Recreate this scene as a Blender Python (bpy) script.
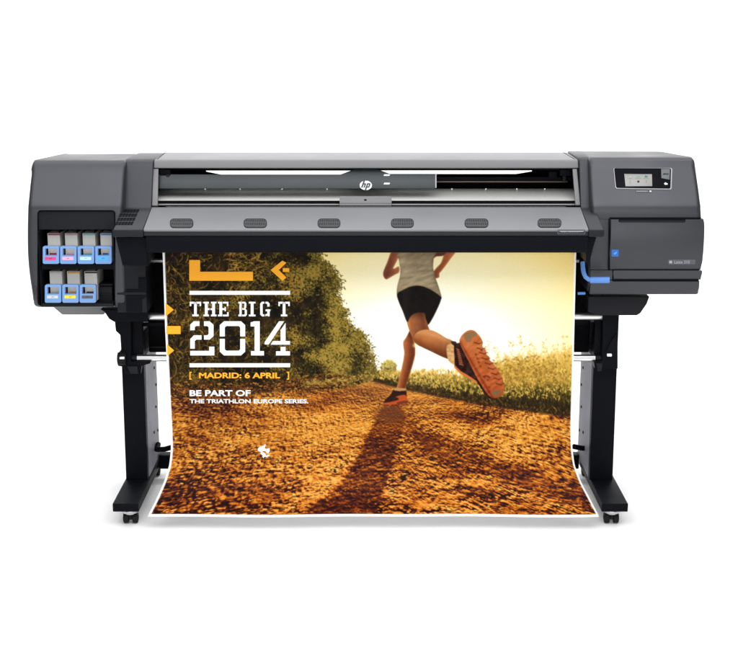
import bpy, bmesh, math, random
import numpy as np
from mathutils import Vector, Matrix

R = math.radians
for o in list(bpy.data.objects):
    bpy.data.objects.remove(o)
scene = bpy.context.scene
COL = scene.collection

# ---------------------------------------------------------------- camera
CAM_Y, CAM_Z, TILT = -5.46, 1.893, R(12.5)
F = 1400.0                                    # focal length in photo pixels (the photo is 738 x 666)
cam_d = bpy.data.cameras.new('camera')
cam_d.sensor_width = 36.0
cam_d.lens = 36.0 * F / 738.0
cam_d.clip_end = 200
cam = bpy.data.objects.new('camera', cam_d); COL.objects.link(cam)
cam.location = (0, CAM_Y, CAM_Z)
cam.rotation_euler = (R(90) - TILT, 0, 0)
scene.camera = cam

# ---------------------------------------------------------------- studio light
world = bpy.data.worlds.new('World'); scene.world = world
world.use_nodes = True
bg = world.node_tree.nodes['Background']
bg.inputs['Color'].default_value = (1.0, 1.0, 1.0, 1)
bg.inputs['Strength'].default_value = 0.30

def area(name, loc, target, sx, sy, watts, col=(1, 1, 1)):
    d = bpy.data.lights.new(name, 'AREA'); d.shape = 'RECTANGLE'; d.size = sx; d.size_y = sy; d.energy = watts; d.color = col
    o = bpy.data.objects.new(name, d); COL.objects.link(o); o.location = loc
    o.rotation_euler = (Vector(target) - Vector(loc)).to_track_quat('-Z', 'Y').to_euler()
    return o
area('overhead_softbox', (0, -0.4, 5.0), (0, -0.2, 0), 9.0, 6.0, 345)
area('key_softbox', (0, -4.6, 5.3), (0, -0.2, 1.0), 6.5, 2.6, 215)
area('front_softbox', (0, -7.6, 1.7), (0, 0, 0.7), 6.0, 2.0, 150)
area('backdrop_lamp', (0, 2.4, 5.5), (0, 7.0, 2.0), 10.0, 2.0, 420)

scene.view_settings.view_transform = 'Standard'
scene.view_settings.look = 'None'
scene.view_settings.exposure = 0.0
scene.view_settings.gamma = 1.0
scene.render.engine = 'CYCLES'
scene.cycles.use_denoising = True
scene.cycles.max_bounces = 8

# ---------------------------------------------------------------- measuring the photo: a pixel seen at a known depth
def ray(px, py):
    a = (px - 369.0) / F; b = (333.0 - py) / F
    return Vector((a, math.cos(TILT) + b * math.sin(TILT), -math.sin(TILT) + b * math.cos(TILT)))
EYE = Vector((0, CAM_Y, CAM_Z))
def at(px, py, y):
    d = ray(px, py); return EYE + d * ((y - CAM_Y) / d.y)
def zz(py, y):
    return at(369, py, y).z
def on(px, py, A, B):
    """point on the plane that contains the x direction and the two (y, z) points A and B"""
    n = Vector((0, -(B[1] - A[1]), B[0] - A[0])); d = ray(px, py)
    t = (Vector((0, A[0], A[1])) - EYE).dot(n) / d.dot(n)
    return EYE + d * t
def normal(A, B):
    n = Vector((0, -(B[1] - A[1]), B[0] - A[0])).normalized()
    return n if n.y < 0 or (abs(n.y) < 1e-6 and n.z > 0) else -n
def V(y):
    return ((y, 0.0), (y, 1.0))                # an upright plane at depth y

# ---------------------------------------------------------------- materials
def mat(name, base, rough=.5, metal=0.0, spec=.5, bump=0.0, bscale=400.0, vary=0.0, vscale=8.0, emit=None, estr=0.0, coat=0.0, stretch=None):
    m = bpy.data.materials.new(name); m.use_nodes = True
    nt = m.node_tree; b = nt.nodes['Principled BSDF']
    b.inputs['Base Color'].default_value = (*base, 1)
    b.inputs['Roughness'].default_value = rough
    b.inputs['Metallic'].default_value = metal
    b.inputs['Specular IOR Level'].default_value = spec
    b.inputs['Coat Weight'].default_value = coat
    if emit:
        b.inputs['Emission Color'].default_value = (*emit, 1); b.inputs['Emission Strength'].default_value = estr
    tc = nt.nodes.new('ShaderNodeTexCoord'); mp = nt.nodes.new('ShaderNodeMapping')
    nt.links.new(tc.outputs['Object'], mp.inputs['Vector'])
    if stretch:
        mp.inputs['Scale'].default_value = stretch
    if vary:
        n = nt.nodes.new('ShaderNodeTexNoise'); n.inputs['Scale'].default_value = vscale; n.inputs['Detail'].default_value = 5
        nt.links.new(mp.outputs[0], n.inputs['Vector'])
        mr = nt.nodes.new('ShaderNodeMapRange'); mr.inputs['From Min'].default_value = .3; mr.inputs['From Max'].default_value = .7
        mr.inputs['To Min'].default_value = rough * (1 - vary); mr.inputs['To Max'].default_value = min(1, rough * (1 + vary))
        nt.links.new(n.outputs['Fac'], mr.inputs['Value']); nt.links.new(mr.outputs[0], b.inputs['Roughness'])
        mx = nt.nodes.new('ShaderNodeMix'); mx.data_type = 'RGBA'
        mx.inputs['A'].default_value = (*[c * (1 - .25 * vary) for c in base], 1); mx.inputs['B'].default_value = (*[min(1, c * (1 + .25 * vary)) for c in base], 1)
        nt.links.new(n.outputs['Fac'], mx.inputs['Factor']); nt.links.new(mx.outputs['Result'], b.inputs['Base Color'])
    if bump:
        n2 = nt.nodes.new('ShaderNodeTexNoise'); n2.inputs['Scale'].default_value = bscale; n2.inputs['Detail'].default_value = 2
        nt.links.new(mp.outputs[0], n2.inputs['Vector'])
        bp = nt.nodes.new('ShaderNodeBump'); bp.inputs['Strength'].default_value = bump; bp.inputs['Distance'].default_value = .001
        nt.links.new(n2.outputs['Fac'], bp.inputs['Height']); nt.links.new(bp.outputs[0], b.inputs['Normal'])
    return m

M = {}
M['backdrop'] = mat('white_studio_paper', (.91, .91, .91), .8, spec=.1, vary=.1, vscale=2)
M['body'] = mat('grey_body_plastic', (.056, .058, .0645), .38, metal=.65, spec=.3, bump=.12, bscale=900, vary=.14, vscale=5)
M['arm'] = mat('dark_grey_arm_plastic', (.040, .0415, .047), .40, metal=.5, spec=.25, bump=.12, bscale=900, vary=.10, vscale=5)
M['tray'] = mat('silver_grey_tray_plastic', (.195, .20, .208), .45, metal=.15, spec=.3, bump=.10, bscale=900, vary=.1, vscale=4)
M['cover'] = mat('silver_grey_cover_plastic', (.15, .15, .156), .40, metal=.15, spec=.3, bump=.08, bscale=900, vary=.1, vscale=4)
M['dark'] = mat('charcoal_plastic', (.0045, .005, .0075), .5, spec=.05, bump=.15, bscale=1200, vary=.15, vscale=6)
M['charcoal'] = mat('lighter_charcoal_plastic', (.0125, .013, .016), .5, spec=.10, bump=.15, bscale=1200, vary=.15, vscale=6)
M['black'] = mat('black_inner_plastic', (.003, .003, .004), .6, spec=.05, vary=.2)
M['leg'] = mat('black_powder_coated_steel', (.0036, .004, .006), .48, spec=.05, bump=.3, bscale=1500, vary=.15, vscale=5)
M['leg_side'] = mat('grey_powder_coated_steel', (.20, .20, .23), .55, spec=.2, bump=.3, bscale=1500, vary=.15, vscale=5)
M['alu'] = mat('brushed_aluminium', (.80, .80, .79), .34, metal=1.0, bump=.1, bscale=300, vary=.15, vscale=30, stretch=(1, 30, 30))
M['steel'] = mat('brushed_platen_steel', (.74, .74, .72), .34, metal=.35, spec=.5, vary=.08, vscale=6, stretch=(.5, 40, 40))
M['chrome'] = mat('zinc_plated_steel', (.46, .46, .47), .22, metal=1.0, vary=.2, vscale=40)
M['slate'] = mat('smoked_slate_cover', (.022, .030, .034), .35, spec=.35, vary=.12, vscale=4)
M['blue'] = mat('sky_blue_plastic', (.165, .315, .62), .42, spec=.3, vary=.1, vscale=30)
M['lever'] = mat('lever_blue_plastic', (.10, .245, .62), .42, spec=.3, vary=.1, vscale=30)
M['sticker'] = mat('blue_sticker_film', (.012, .13, .52), .4, spec=.4, vary=.1, vscale=60)
M['carton'] = mat('pale_grey_carton', (.50, .49, .46), .7, spec=.2, bump=.2, bscale=600, vary=.2, vscale=25)
M['rubber'] = mat('black_rubber', (.010, .010, .010), .6, spec=.12, bump=.3, bscale=700, vary=.2)
M['white_ink'] = mat('white_print_ink', (.86, .86, .86), .6, spec=.2, vary=.05, vscale=20)
M['orange_ink'] = mat('orange_print_ink', (.95, .41, .02), .6, spec=.2, vary=.05, vscale=20)
M['label'] = mat('light_grey_marking', (.34, .35, .37), .5, spec=.3, vary=.1, vscale=40)
M['glass_black'] = mat('glossy_black_panel', (.003, .003, .005), .3, spec=.04, vary=.2, vscale=8)
M['bezel_grey'] = mat('silver_bezel_plastic', (.36, .37, .39), .35, metal=.3, vary=.1)
M['nose_shade'] = mat('arm_nose_shade', (.015, .0155, .019), .45, spec=.12, vary=.1)  # darker than the arm: shade of its upright front put into the colour
M['button'] = mat('grey_touch_key', (.095, .095, .10), .35, spec=.4, vary=.1)
M['screen'] = mat('lit_screen', (.20, .20, .19), .3, emit=(.62, .62, .58), estr=.10, vary=.05)
M['led'] = mat('lit_led_strip', (.9, .9, .9), .4, emit=(1.0, .98, .93), estr=1.15, vary=.05)
M['brown'] = mat('brown_rail_metal', (.12, .085, .055), .4, metal=.6, vary=.2, vscale=20)
def ink(name, c):
    return mat(name, c, .5, spec=.3, vary=.08, vscale=60)

def vent_material():
    """perforated grille: rows of small round holes in dark plastic"""
    m = bpy.data.materials.new('perforated_grille_plastic'); m.use_nodes = True
    nt = m.node_tree; b = nt.nodes['Principled BSDF']; b.inputs['Roughness'].default_value = .5; b.inputs['Specular IOR Level'].default_value = .1
    tc = nt.nodes.new('ShaderNodeTexCoord')
    mp = nt.nodes.new('ShaderNodeMapping'); mp.inputs['Scale'].default_value = (1 / .0082,) * 3
    nt.links.new(tc.outputs['Object'], mp.inputs['Vector'])
    vo = nt.nodes.new('ShaderNodeTexVoronoi'); vo.inputs['Randomness'].default_value = 0.12; vo.inputs['Scale'].default_value = 1
    nt.links.new(mp.outputs[0], vo.inputs['Vector'])
    cr = nt.nodes.new('ShaderNodeMapRange'); cr.inputs['From Min'].default_value = .30; cr.inputs['From Max'].default_value = .40
    nt.links.new(vo.outputs['Distance'], cr.inputs['Value'])
    mx = nt.nodes.new('ShaderNodeMix'); mx.data_type = 'RGBA'
    mx.inputs['A'].default_value = (.004, .004, .005, 1); mx.inputs['B'].default_value = (.062, .064, .068, 1)
    nt.links.new(cr.outputs[0], mx.inputs['Factor']); nt.links.new(mx.outputs['Result'], b.inputs['Base Color'])
    bp = nt.nodes.new('ShaderNodeBump'); bp.inputs['Strength'].default_value = .6; bp.inputs['Distance'].default_value = .002
    nt.links.new(cr.outputs[0], bp.inputs['Height']); nt.links.new(bp.outputs[0], b.inputs['Normal'])
    return m
M['vent'] = vent_material()

# ---------------------------------------------------------------- mesh helpers
class MB:
    """collects shapes; build() links them as ONE mesh object"""
    def __init__(self):
        self.bm = bmesh.new(); self.mats = []
    def _merge(self, t, m, bevel=0, seg=2, ang=30):
        if m not in self.mats:
            self.mats.append(m)
        bmesh.ops.recalc_face_normals(t, faces=t.faces[:])
        if bevel:
            es = [e for e in t.edges if len(e.link_faces) == 2 and e.calc_face_angle(0) > R(ang)]
            bmesh.ops.bevel(t, geom=es, offset=bevel, segments=seg, profile=.6, affect='EDGES', clamp_overlap=True)
        k = self.mats.index(m)
        for f in t.faces:
            f.material_index = k
        me = bpy.data.meshes.new('tmp'); t.to_mesh(me); t.free()
        self.bm.from_mesh(me); bpy.data.meshes.remove(me)
        return self
    def box(self, x0, x1, y0, y1, z0, z1, m, bevel=.002, seg=2):
        t = bmesh.new()
        bmesh.ops.create_cube(t, size=1, matrix=Matrix.Translation(((x0 + x1) / 2, (y0 + y1) / 2, (z0 + z1) / 2)) @ Matrix.Diagonal((abs(x1 - x0), abs(y1 - y0), abs(z1 - z0), 1)))
        return self._merge(t, m, bevel, seg)
    def loops(self, a, b, m, bevel=0, seg=2, ang=30):
        """solid between two outlines with the same number of points"""
        t = bmesh.new(); n = len(a)
        va = [t.verts.new(p) for p in a]; vb = [t.verts.new(p) for p in b]
        t.faces.new(va); t.faces.new(vb[::-1])
        for i in range(n):
            t.faces.new((va[i], vb[i], vb[(i + 1) % n], va[(i + 1) % n]))
        return self._merge(t, m, bevel, seg, ang)
    def ring(self, outer, inner, off, m, bevel=0):
        """frame between two outlines, off = thickness vector"""
        t = bmesh.new(); n = len(outer)
        L = [[t.verts.new(p) for p in q] for q in (outer, inner, [p + off for p in outer], [p + off for p in inner])]
        for i in range(n):
            j = (i + 1) % n
            for p, q in ((0, 1), (1, 3), (3, 2), (2, 0)):
                t.faces.new((L[p][i], L[q][i], L[q][j], L[p][j]))
        return self._merge(t, m, bevel, 2, 50)
    def profile(self, prof, x0, x1, m, bevel=.002, seg=2, ang=30):
        """(y, z) outline drawn out along x; x0, x1 a number or one number per point"""
        n = len(prof)
        xa = x0 if hasattr(x0, '__len__') else [x0] * n; xb = x1 if hasattr(x1, '__len__') else [x1] * n
        return self.loops([Vector((xa[i], *prof[i])) for i in range(n)], [Vector((xb[i], *prof[i])) for i in range(n)], m, bevel, seg, ang)
    def plate(self, pts, plane, back, front, m, bevel=0, seg=2):
        """outline measured in the photo on a plane, from `back` below it to `front` above it"""
        A, B = plane; n = normal(A, B); P = [on(x, y, A, B) for x, y in pts]
        return self.loops([p - n * back for p in P], [p + n * front for p in P], m, bevel, seg)
    def cyl(self, p, q, r, m, n=32, bevel=0, r2=None):
        p = Vector(p); q = Vector(q); t = bmesh.new()
        d = q - p
        bmesh.ops.create_cone(t, cap_ends=True, segments=n, radius1=r, radius2=r if r2 is None else r2, depth=d.length,
                              matrix=Matrix.Translation((p + q) / 2) @ d.to_track_quat('Z', 'Y').to_matrix().to_4x4())
        return self._merge(t, m, bevel, 2, 50)
    def tube(self, pts, r, m, n=16):
        """round bar swept along points"""
        t = bmesh.new(); P = [Vector(p) for p in pts]; prev = None
        for i, p in enumerate(P):
            d = (P[min(i + 1, len(P) - 1)] - P[max(i - 1, 0)]).normalized()
            u = d.orthogonal().normalized() if prev is None else (prev[0] - d * prev[0].dot(d)).normalized()
            w = d.cross(u)
            lp = [t.verts.new(p + (u * math.cos(a) + w * math.sin(a)) * r) for a in (2 * math.pi * k / n for k in range(n))]
            if prev:
                for k in range(n):
                    t.faces.new((prev[1][k], prev[1][(k + 1) % n], lp[(k + 1) % n], lp[k]))
            else:
                t.faces.new(lp[::-1])
            prev = (u, lp)
        t.faces.new(prev[1])
        return self._merge(t, m)
    def build(self, name, parent=None, label=None, ang=35):
        me = bpy.data.meshes.new(name); self.bm.to_mesh(me); self.bm.free()
        for m in self.mats:
            me.materials.append(M[m] if isinstance(m, str) else m)
        me.shade_smooth(); me.set_sharp_from_angle(angle=R(ang))
        o = bpy.data.objects.new(name, me); COL.objects.link(o)
        if parent:
            o.parent = parent
            if parent.type == 'EMPTY':
                o.location = -parent.location
        if label:
            o['label'] = label
        return o

def thing(name, label, cat, loc=(0, 0, 0), group=None):
    o = bpy.data.objects.new(name, None); COL.objects.link(o); o.location = loc; o.empty_display_size = .1
    o['label'] = label; o['category'] = cat
    if group:
        o['group'] = group
    return o

def densify(prof, step=.018):
    out = []
    for i in range(len(prof) - 1):
        a, c = prof[i], prof[i + 1]; n = max(1, int(math.hypot(c[0] - a[0], c[1] - a[1]) / step))
        out += [(a[0] + (c[0] - a[0]) * k / n, a[1] + (c[1] - a[1]) * k / n) for k in range(n)]
    return out + [prof[-1]]
def soften(v, n=2):
    v = np.array(v, float)
    for _ in range(n):
        w = np.pad(v, 1, 'edge'); v = (w[:-2] + 2 * w[1:-1] + w[2:]) / 4
    return list(v)

def rrect(x0, x1, y0, y1, r, n=5):
    """rounded rectangle in photo pixels"""
    out = []
    for cx, cy, a in ((x1 - r, y0 + r, -90), (x1 - r, y1 - r, 0), (x0 + r, y1 - r, 90), (x0 + r, y0 + r, 180)):
        for k in range(n + 1):
            t = R(a + 90 * k / n); out.append((cx + r * math.cos(t), cy + r * math.sin(t)))
    return out

def text_faces(txt, bold=0.0, shear=0.0):
    """letters as flat polygons: vertices (2-D, box normalised later) and faces"""
    c = bpy.data.curves.new('txt', 'FONT'); c.body = txt; c.size = 1; c.offset = bold; c.shear = shear; c.resolution_u = 4
    o = bpy.data.objects.new('txt', c); COL.objects.link(o)
    bpy.context.view_layer.update()
    me = bpy.data.meshes.new_from_object(o.evaluated_get(bpy.context.evaluated_depsgraph_get()))
    v = [(p.co.x, p.co.y) for p in me.vertices]; f = [tuple(p.vertices) for p in me.polygons]
    bpy.data.objects.remove(o); bpy.data.curves.remove(c); bpy.data.meshes.remove(me)
    return v, f

def add_letters(mb, txt, box, mapper, m, bold=0.0, shear=0.0):
    """fit the words into box = (x0, x1, top, bottom) in photo pixels and lay them on a surface"""
    v, f = text_faces(txt, bold, shear)
    ax = min(p[0] for p in v); bx = max(p[0] for p in v); ay = min(p[1] for p in v); by = max(p[1] for p in v)
    x0, x1, y0, y1 = box
    add_flat(mb, [(x0 + (p[0] - ax) / (bx - ax) * (x1 - x0), y1 - (p[1] - ay) / (by - ay) * (y1 - y0)) for p in v], f, mapper, m)

def add_flat(mb, pts, faces, mapper, m):
    if m not in mb.mats:
        mb.mats.append(m)
    k = mb.mats.index(m)
    vs = [mb.bm.verts.new(mapper(x, y)) for x, y in pts]
    for f in faces:
        try:
            g = mb.bm.faces.new([vs[i] for i in f]); g.material_index = k
        except ValueError:
            pass
def add_poly(mb, pts, mapper, m):
    add_flat(mb, pts, [tuple(range(len(pts)))], mapper, m)
# ---------------------------------------------------------------- the printed picture
# The picture on the sheet is painted into an array (sRGB) in units of "print points":
# column 160..579, row 250..518.  It becomes the ink colour stored on the sheet's mesh.
PX0, PX1, PY0, PY1 = 162.5, 576.3, 250.0, 517.0
PS = 3.6                                            # samples per print point while painting
ROWS = [250, 330, 390, 430, 449, 465, 482, 500, 517]
EDGE_L = [162.5, 165.2, 168.2, 170.3, 171, 169.3, 164, 156, 147.3]
EDGE_R = [576.3, 574.3, 573, 571.8, 572.3, 574.5, 581, 590.5, 599.5]

def to_sheet(x, y):
    """measured position -> column on the flat sheet (the sheet narrows and flares in the picture)"""
    l = np.interp(y, ROWS, EDGE_L); r = np.interp(y, ROWS, EDGE_R)
    return PX0 + (x - l) / (r - l) * (PX1 - PX0)

def sq(pts):
    return [(float(to_sheet(x, y)), y) for x, y in pts]

def paint_print():
    rng = np.random.default_rng(7)
    W = int((PX1 - PX0) * PS); Hh = int((PY1 - PY0) * PS)
    xs = PX0 + (np.arange(W) + .5) / PS
    ys = PY0 + (np.arange(Hh) + .5) / PS
    X, Y = np.meshgrid(xs, ys)
    perm = rng.permutation(4096)
    vals = rng.random(4096)

    def vnoise(x, y, seed=0):
        xi = np.floor(x).astype(np.int64); yi = np.floor(y).astype(np.int64)
        fx = x - xi; fy = y - yi
        fx = fx * fx * (3 - 2 * fx); fy = fy * fy * (3 - 2 * fy)
        def h(a, b):
            return vals[perm[(perm[(a + seed * 57) & 4095] + b) & 4095]]
        return ((h(xi, yi) * (1 - fx) + h(xi + 1, yi) * fx) * (1 - fy) +
                (h(xi, yi + 1) * (1 - fx) + h(xi + 1, yi + 1) * fx) * fy)

    def fbm(x, y, o=4, seed=0, g=.5):
        s = 0; a = 1; t = 0
        for k in range(o):
            s = s + a * vnoise(x * 2 ** k, y * 2 ** k, seed + k); t += a; a *= g
        return s / t

    def ramp(v, stops):
        p = [s[0] for s in stops]
        return np.stack([np.interp(v, p, [s[1][c] for s in stops]) for c in range(3)], -1)

    def poly_mask(pts, soft=.6):
        """smooth-edged mask of a closed outline (rows and columns in print points)"""
        pts = np.array(pts, float)
        x0, y0 = pts.min(0) - 2; x1, y1 = pts.max(0) + 2
        i0 = max(0, int((x0 - PX0) * PS)); i1 = min(W, int((x1 - PX0) * PS) + 1)
        j0 = max(0, int((y0 - PY0) * PS)); j1 = min(Hh, int((y1 - PY0) * PS) + 1)
        if i1 <= i0 or j1 <= j0:
            return None
        x = X[j0:j1, i0:i1]; y = Y[j0:j1, i0:i1]
        ins = np.zeros(x.shape, bool); d = np.full(x.shape, 1e9)
        n = len(pts)
        for k in range(n):
            (ax, ay), (bx, by) = pts[k], pts[(k + 1) % n]
            if ay != by:
                c = ((ay > y) != (by > y)) & (x < (bx - ax) * (y - ay) / (by - ay) + ax)
                ins ^= c
            L = (bx - ax) ** 2 + (by - ay) ** 2 + 1e-9
            t = np.clip(((x - ax) * (bx - ax) + (y - ay) * (by - ay)) / L, 0, 1)
            d = np.minimum(d, (x - ax - t * (bx - ax)) ** 2 + (y - ay - t * (by - ay)) ** 2)
        d = np.sqrt(d) * np.where(ins, 1, -1)
        return (slice(j0, j1), slice(i0, i1)), np.clip(.5 + d / soft, 0, 1), d

    def smooth(pts, n=6):
        pts = np.array(pts, float); m = len(pts); out = []
        for k in range(m):
            p0, p1, p2, p3 = pts[k - 1], pts[k], pts[(k + 1) % m], pts[(k + 2) % m]
            for t in np.linspace(0, 1, n, endpoint=False):
                out.append(.5 * ((2 * p1) + (p2 - p0) * t + (2 * p0 - 5 * p1 + 4 * p2 - p3) * t * t
                                 + (3 * p1 - p0 - 3 * p2 + p3) * t ** 3))
        return out

    def fill(pts, col, soft=.6, curve=True, colfn=None, alpha=1):
        pts = sq(pts)
        r = poly_mask(smooth(pts) if curve else pts, soft)
        if r is None:
            return
        sl, m, d = r
        c = np.array(col, float) if colfn is None else colfn(X[sl], Y[sl], d)
        m = (m * alpha)[..., None]
        img[sl] = img[sl] * (1 - m) + c * m

    def strokes(x, y, ang, ln, wd, col, bend=0):
        nl, nw = 22, 5
        t = np.linspace(0, 1, nl)[None, :, None]; w = np.linspace(-.5, .5, nw)[None, None, :]
        a = ang[:, None, None] + np.asarray(bend).reshape(-1, 1, 1) * t
        tp = np.sin(np.pi * np.clip(t * .9 + .08, 0, 1)) ** .7
        px = x[:, None, None] + np.cos(a) * ln[:, None, None] * t - np.sin(a) * w * wd[:, None, None] * tp
        py = y[:, None, None] + np.sin(a) * ln[:, None, None] * t + np.cos(a) * w * wd[:, None, None] * tp
        ii = ((px - PX0) * PS).astype(int).reshape(len(x), -1); jj = ((py - PY0) * PS).astype(int).reshape(len(x), -1)
        ok = (ii >= 0) & (ii < W) & (jj >= 0) & (jj < Hh)
        cc = np.broadcast_to(col[:, None, :], ii.shape + (3,))
        img[jj[ok], ii[ok]] = cc[ok]

    # ---- evening sky, white round the low sun
    r = np.sqrt(((X - 425) / 175) ** 2 + ((Y - 352) / 112) ** 2) + .05 * (fbm(X / 60, Y / 40, 3, 3) - .5)
    img = ramp(r, [(0, (255, 255, 248)), (.46, (255, 254, 241)), (.66, (255, 247, 210)), (.92, (255, 238, 178)), (1.1, (253, 225, 144)),
                   (1.35, (248, 212, 118)), (1.7, (240, 196, 96))])
    # ---- path of dry earth
    hz = np.interp(X, [160, 250, 310, 365, 400, 440, 480, 520, 579], [396, 393, 385, 377, 386, 394, 401, 407, 415])
    dep = np.maximum(Y - 352, 6)
    wx = (X - 380) / dep * 26; wy = 2600 / dep
    wob = fbm(wx * .5, wy * .5, 3, 40) * 2.2
    hgt = lambda dx, dy: (fbm((wx + dx) * .55 + wob, (wy + dy) * .9 + wob * .6, 5, 11, .62))
    near = np.clip((Y - 400) / 110, 0, 1)
    wq = .8 * (fbm(X / 14, Y / 8, 3, 27) - .5)
    den = np.maximum(1.0 + 1.7 * (Y - 400) / 110, .7)
    yc = np.arange(PY0, PY1 + 1, .25)
    yx = np.arange(PY0 - 80, PY1 + 40, .25)
    px_ = np.cumsum(.25 / np.maximum(1.0 + 1.7 * (yx - 400) / 110, .7))      # clods grow towards the viewer
    Yr = Y - .16 * np.clip(X - 392, 0, 200) * np.clip((Y - 412) / 70, 0, 1) + .06 * np.clip(360 - X, 0, 200)
    pw = np.interp(Yr, yx, px_)
    xw = (X - 400) / (den * 1.4)
    cl = lambda yo: .62 * fbm(xw + 2 * wq + .22 * pw, pw + yo / den + wq, 4, 21, .6) + .38 * fbm(xw * .45 - .2 * pw, .5 * (pw + yo / den) + wq, 3, 24, .5)
    e = .55 * den
    sh = (cl(0) - cl(e)) * 2.7
    big = fbm(X / 46 + Y / 90, Y / 13, 4, 31)
    rut = fbm(X / 22, (Y - .27 * np.clip(X - 392, 0, 200)) / 5.2, 4, 35)
    pit = np.clip((fbm(xw * .9 + 31, pw * .95 + 7, 3, 29, .6) - .55) * 5, 0, 1) * np.clip((fbm(X / 30, Y / 14, 2, 33) - .35) * 4, 0, 1)
    v = .49 + sh * (1.2 + .25 * near) * (.35 + 1.25 * fbm(X / 24, Y / 9, 3, 45)) + (big - .5) * .85 + (rut - .5) * .45 - .26 * pit + .10 * (fbm(X / 70, Y / 24, 2, 39) - .5)
    # broad light and dark parts of the path, as they lie in the picture
    def soft_poly(pts, blur):
        r = poly_mask(sq(pts), blur)
        m = np.zeros_like(X)
        if r is not None:
            m[r[0]] = r[1]
        return m
    v -= .12 * np.clip(1 - np.abs(X - 230) / 90, 0, 1) * (Y > 470) * np.clip((Y - 470) / 20, 0, 1)
    v += .13 * np.exp(-(((X - 320) / 45) ** 2 + ((Y - 432) / 26) ** 2))
    v += .12 * np.exp(-(((X - 305) / 40) ** 2 + ((Y - 497) / 14) ** 2))
    v += .10 * np.exp(-(((X - 500) / 80) ** 2 + ((Y - 432) / 14) ** 2))
    v += .06 * np.exp(-(((X - 470) / 60) ** 2 + ((Y - 495) / 18) ** 2))
    v += .16 * soft_poly([(372, 420), (366, 436), (352, 458), (334, 482), (308, 504), (286, 520), (250, 520), (290, 496), (318, 474), (338, 450), (350, 430)], 14)
    v -= .16 * np.exp(-(((X - 215) / 60) ** 2 + ((Y - 402) / 10) ** 2))
    v -= .10 * np.exp(-(((X - 190) / 40) ** 2 + ((Y - 500) / 20) ** 2))
    shd = soft_poly([(384, 404), (399, 404), (406, 418), (401, 436), (394, 458), (386, 486), (376, 514), (374, 522), (294, 522), (314, 504), (338, 485), (356, 458), (370, 430)], 5)
    shd = np.maximum(shd, .85 * soft_poly([(405, 420), (425, 428), (470, 446), (520, 468), (560, 480), (600, 484), (604, 505), (560, 500), (500, 482), (440, 460), (405, 440)], 12))
    shd = np.maximum(shd, .5 * soft_poly([(440, 408), (480, 412), (500, 420), (520, 430), (480, 428), (430, 418)], 8))
    shd = np.maximum(shd, .55 * soft_poly([(163, 486), (240, 480), (300, 484), (290, 497), (220, 500), (163, 505)], 16))
    shd = np.clip(shd * (.92 + .4 * (fbm(X / 9, Y / 4, 3, 51) - .3)), 0, 1) * .92
    shd = np.clip(shd + 1.6 * shd * (1 - shd) * (fbm(X / 5, Y / 2.6, 3, 57) - .5) * 2, 0, 1)
    v = v * (1 - shd) + (.03 + .30 * v) * shd
    dirt = ramp(v, [(-.1, (30, 9, 12)), (.1, (52, 20, 18)), (.24, (100, 42, 16)), (.40, (160, 84, 22)),
                    (.56, (202, 124, 34)), (.78, (222, 150, 54)), (1.1, (238, 184, 92))])
    tint = np.clip((Y - 445) / 60, 0, 1)[..., None]
    dirt = dirt * (1 - .25 * tint) + dirt * np.array([1.06, .80, .66]) * .25 * tint
    far = np.clip((412 - Y) / 34, 0, 1)[..., None] * np.exp(-((X - 395) / 85) ** 2)[..., None]
    dirt = dirt * (1 - .35 * far) + np.array([214, 150, 78]) * .35 * far
    m = np.clip((Y - hz + 2.2 * (fbm(X / 4, Y / 4, 2, 5) - .5)) / .8 + .5, 0, 1)[..., None]
    img = img * (1 - m) + dirt * m

    g = np.clip((Y - 372) / 4, 0, 1) * np.clip((366 - X) / 5, 0, 1) * np.clip((hz + 1 - Y) / 1, 0, 1)
    img = img * (1 - g[..., None]) + np.array([44, 26, 11]) * g[..., None]
    # loose stones and crumbs of earth, each with its shaded side
    n = 1500; y = 396 + 122 * rng.random(n) ** .8; x = rng.uniform(160, 580, n)
    k = y > np.interp(x, xs, hz[0]) + 2; x, y = x[k], y[k]; n = len(x); o = np.argsort(y); x, y = x[o], y[o]
    sz = (.5 + 1.5 * np.clip((y - 396) / 110, 0, 1)) * rng.uniform(.5, 1.25, n)
    base = img[np.clip(((y - PY0) * PS).astype(int), 0, Hh - 1), np.clip(((x - PX0) * PS).astype(int), 0, W - 1)]
    strokes(x, y, rng.normal(0, .3, n), sz * 1.9, sz * .9, base * rng.uniform(.25, .5, n)[:, None])
    strokes(x + .1, y - sz * .42, rng.normal(0, .3, n), sz * 1.5, sz * .55, np.minimum(base * rng.uniform(1.0, 1.22, n)[:, None], 236))
    # ---- far low bushes and meadow behind the runner
    gx = np.array([360, 372, 385, 400, 420, 440, 455, 470, 490, 505, 520, 540, 560, 580.])
    gt = np.array([374, 371, 372, 372, 371, 371, 372, 370, 366, 362, 360, 358, 356, 352.])
    gb = np.interp(gx, [360, 365, 400, 440, 480, 520, 580], [377, 378, 387, 395, 402, 408, 416])
    top = np.interp(X, gx, gt) + 9 * (fbm(X / 8, X * 0 + 3, 3, 61) - .45)
    bot = np.interp(X, gx, gb)
    q = np.clip((Y - top) / np.maximum(bot - top, 1), 0, 1.3)
    gm = np.clip((Y - top) / 3, 0, 1) * np.clip((bot + 3 - Y) / 2.5, 0, 1) * np.clip((X - 362) / 6, 0, 1)
    gcol = ramp(q + .5 * (fbm(X / 5, Y / 6, 3, 63) - .5), [(0, (226, 192, 98)), (.35, (160, 134, 50)), (.65, (88, 78, 24)), (.9, (42, 31, 12)), (1.2, (50, 26, 12))])
    img = img * (1 - gm[..., None]) + gcol * gm[..., None]
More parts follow.
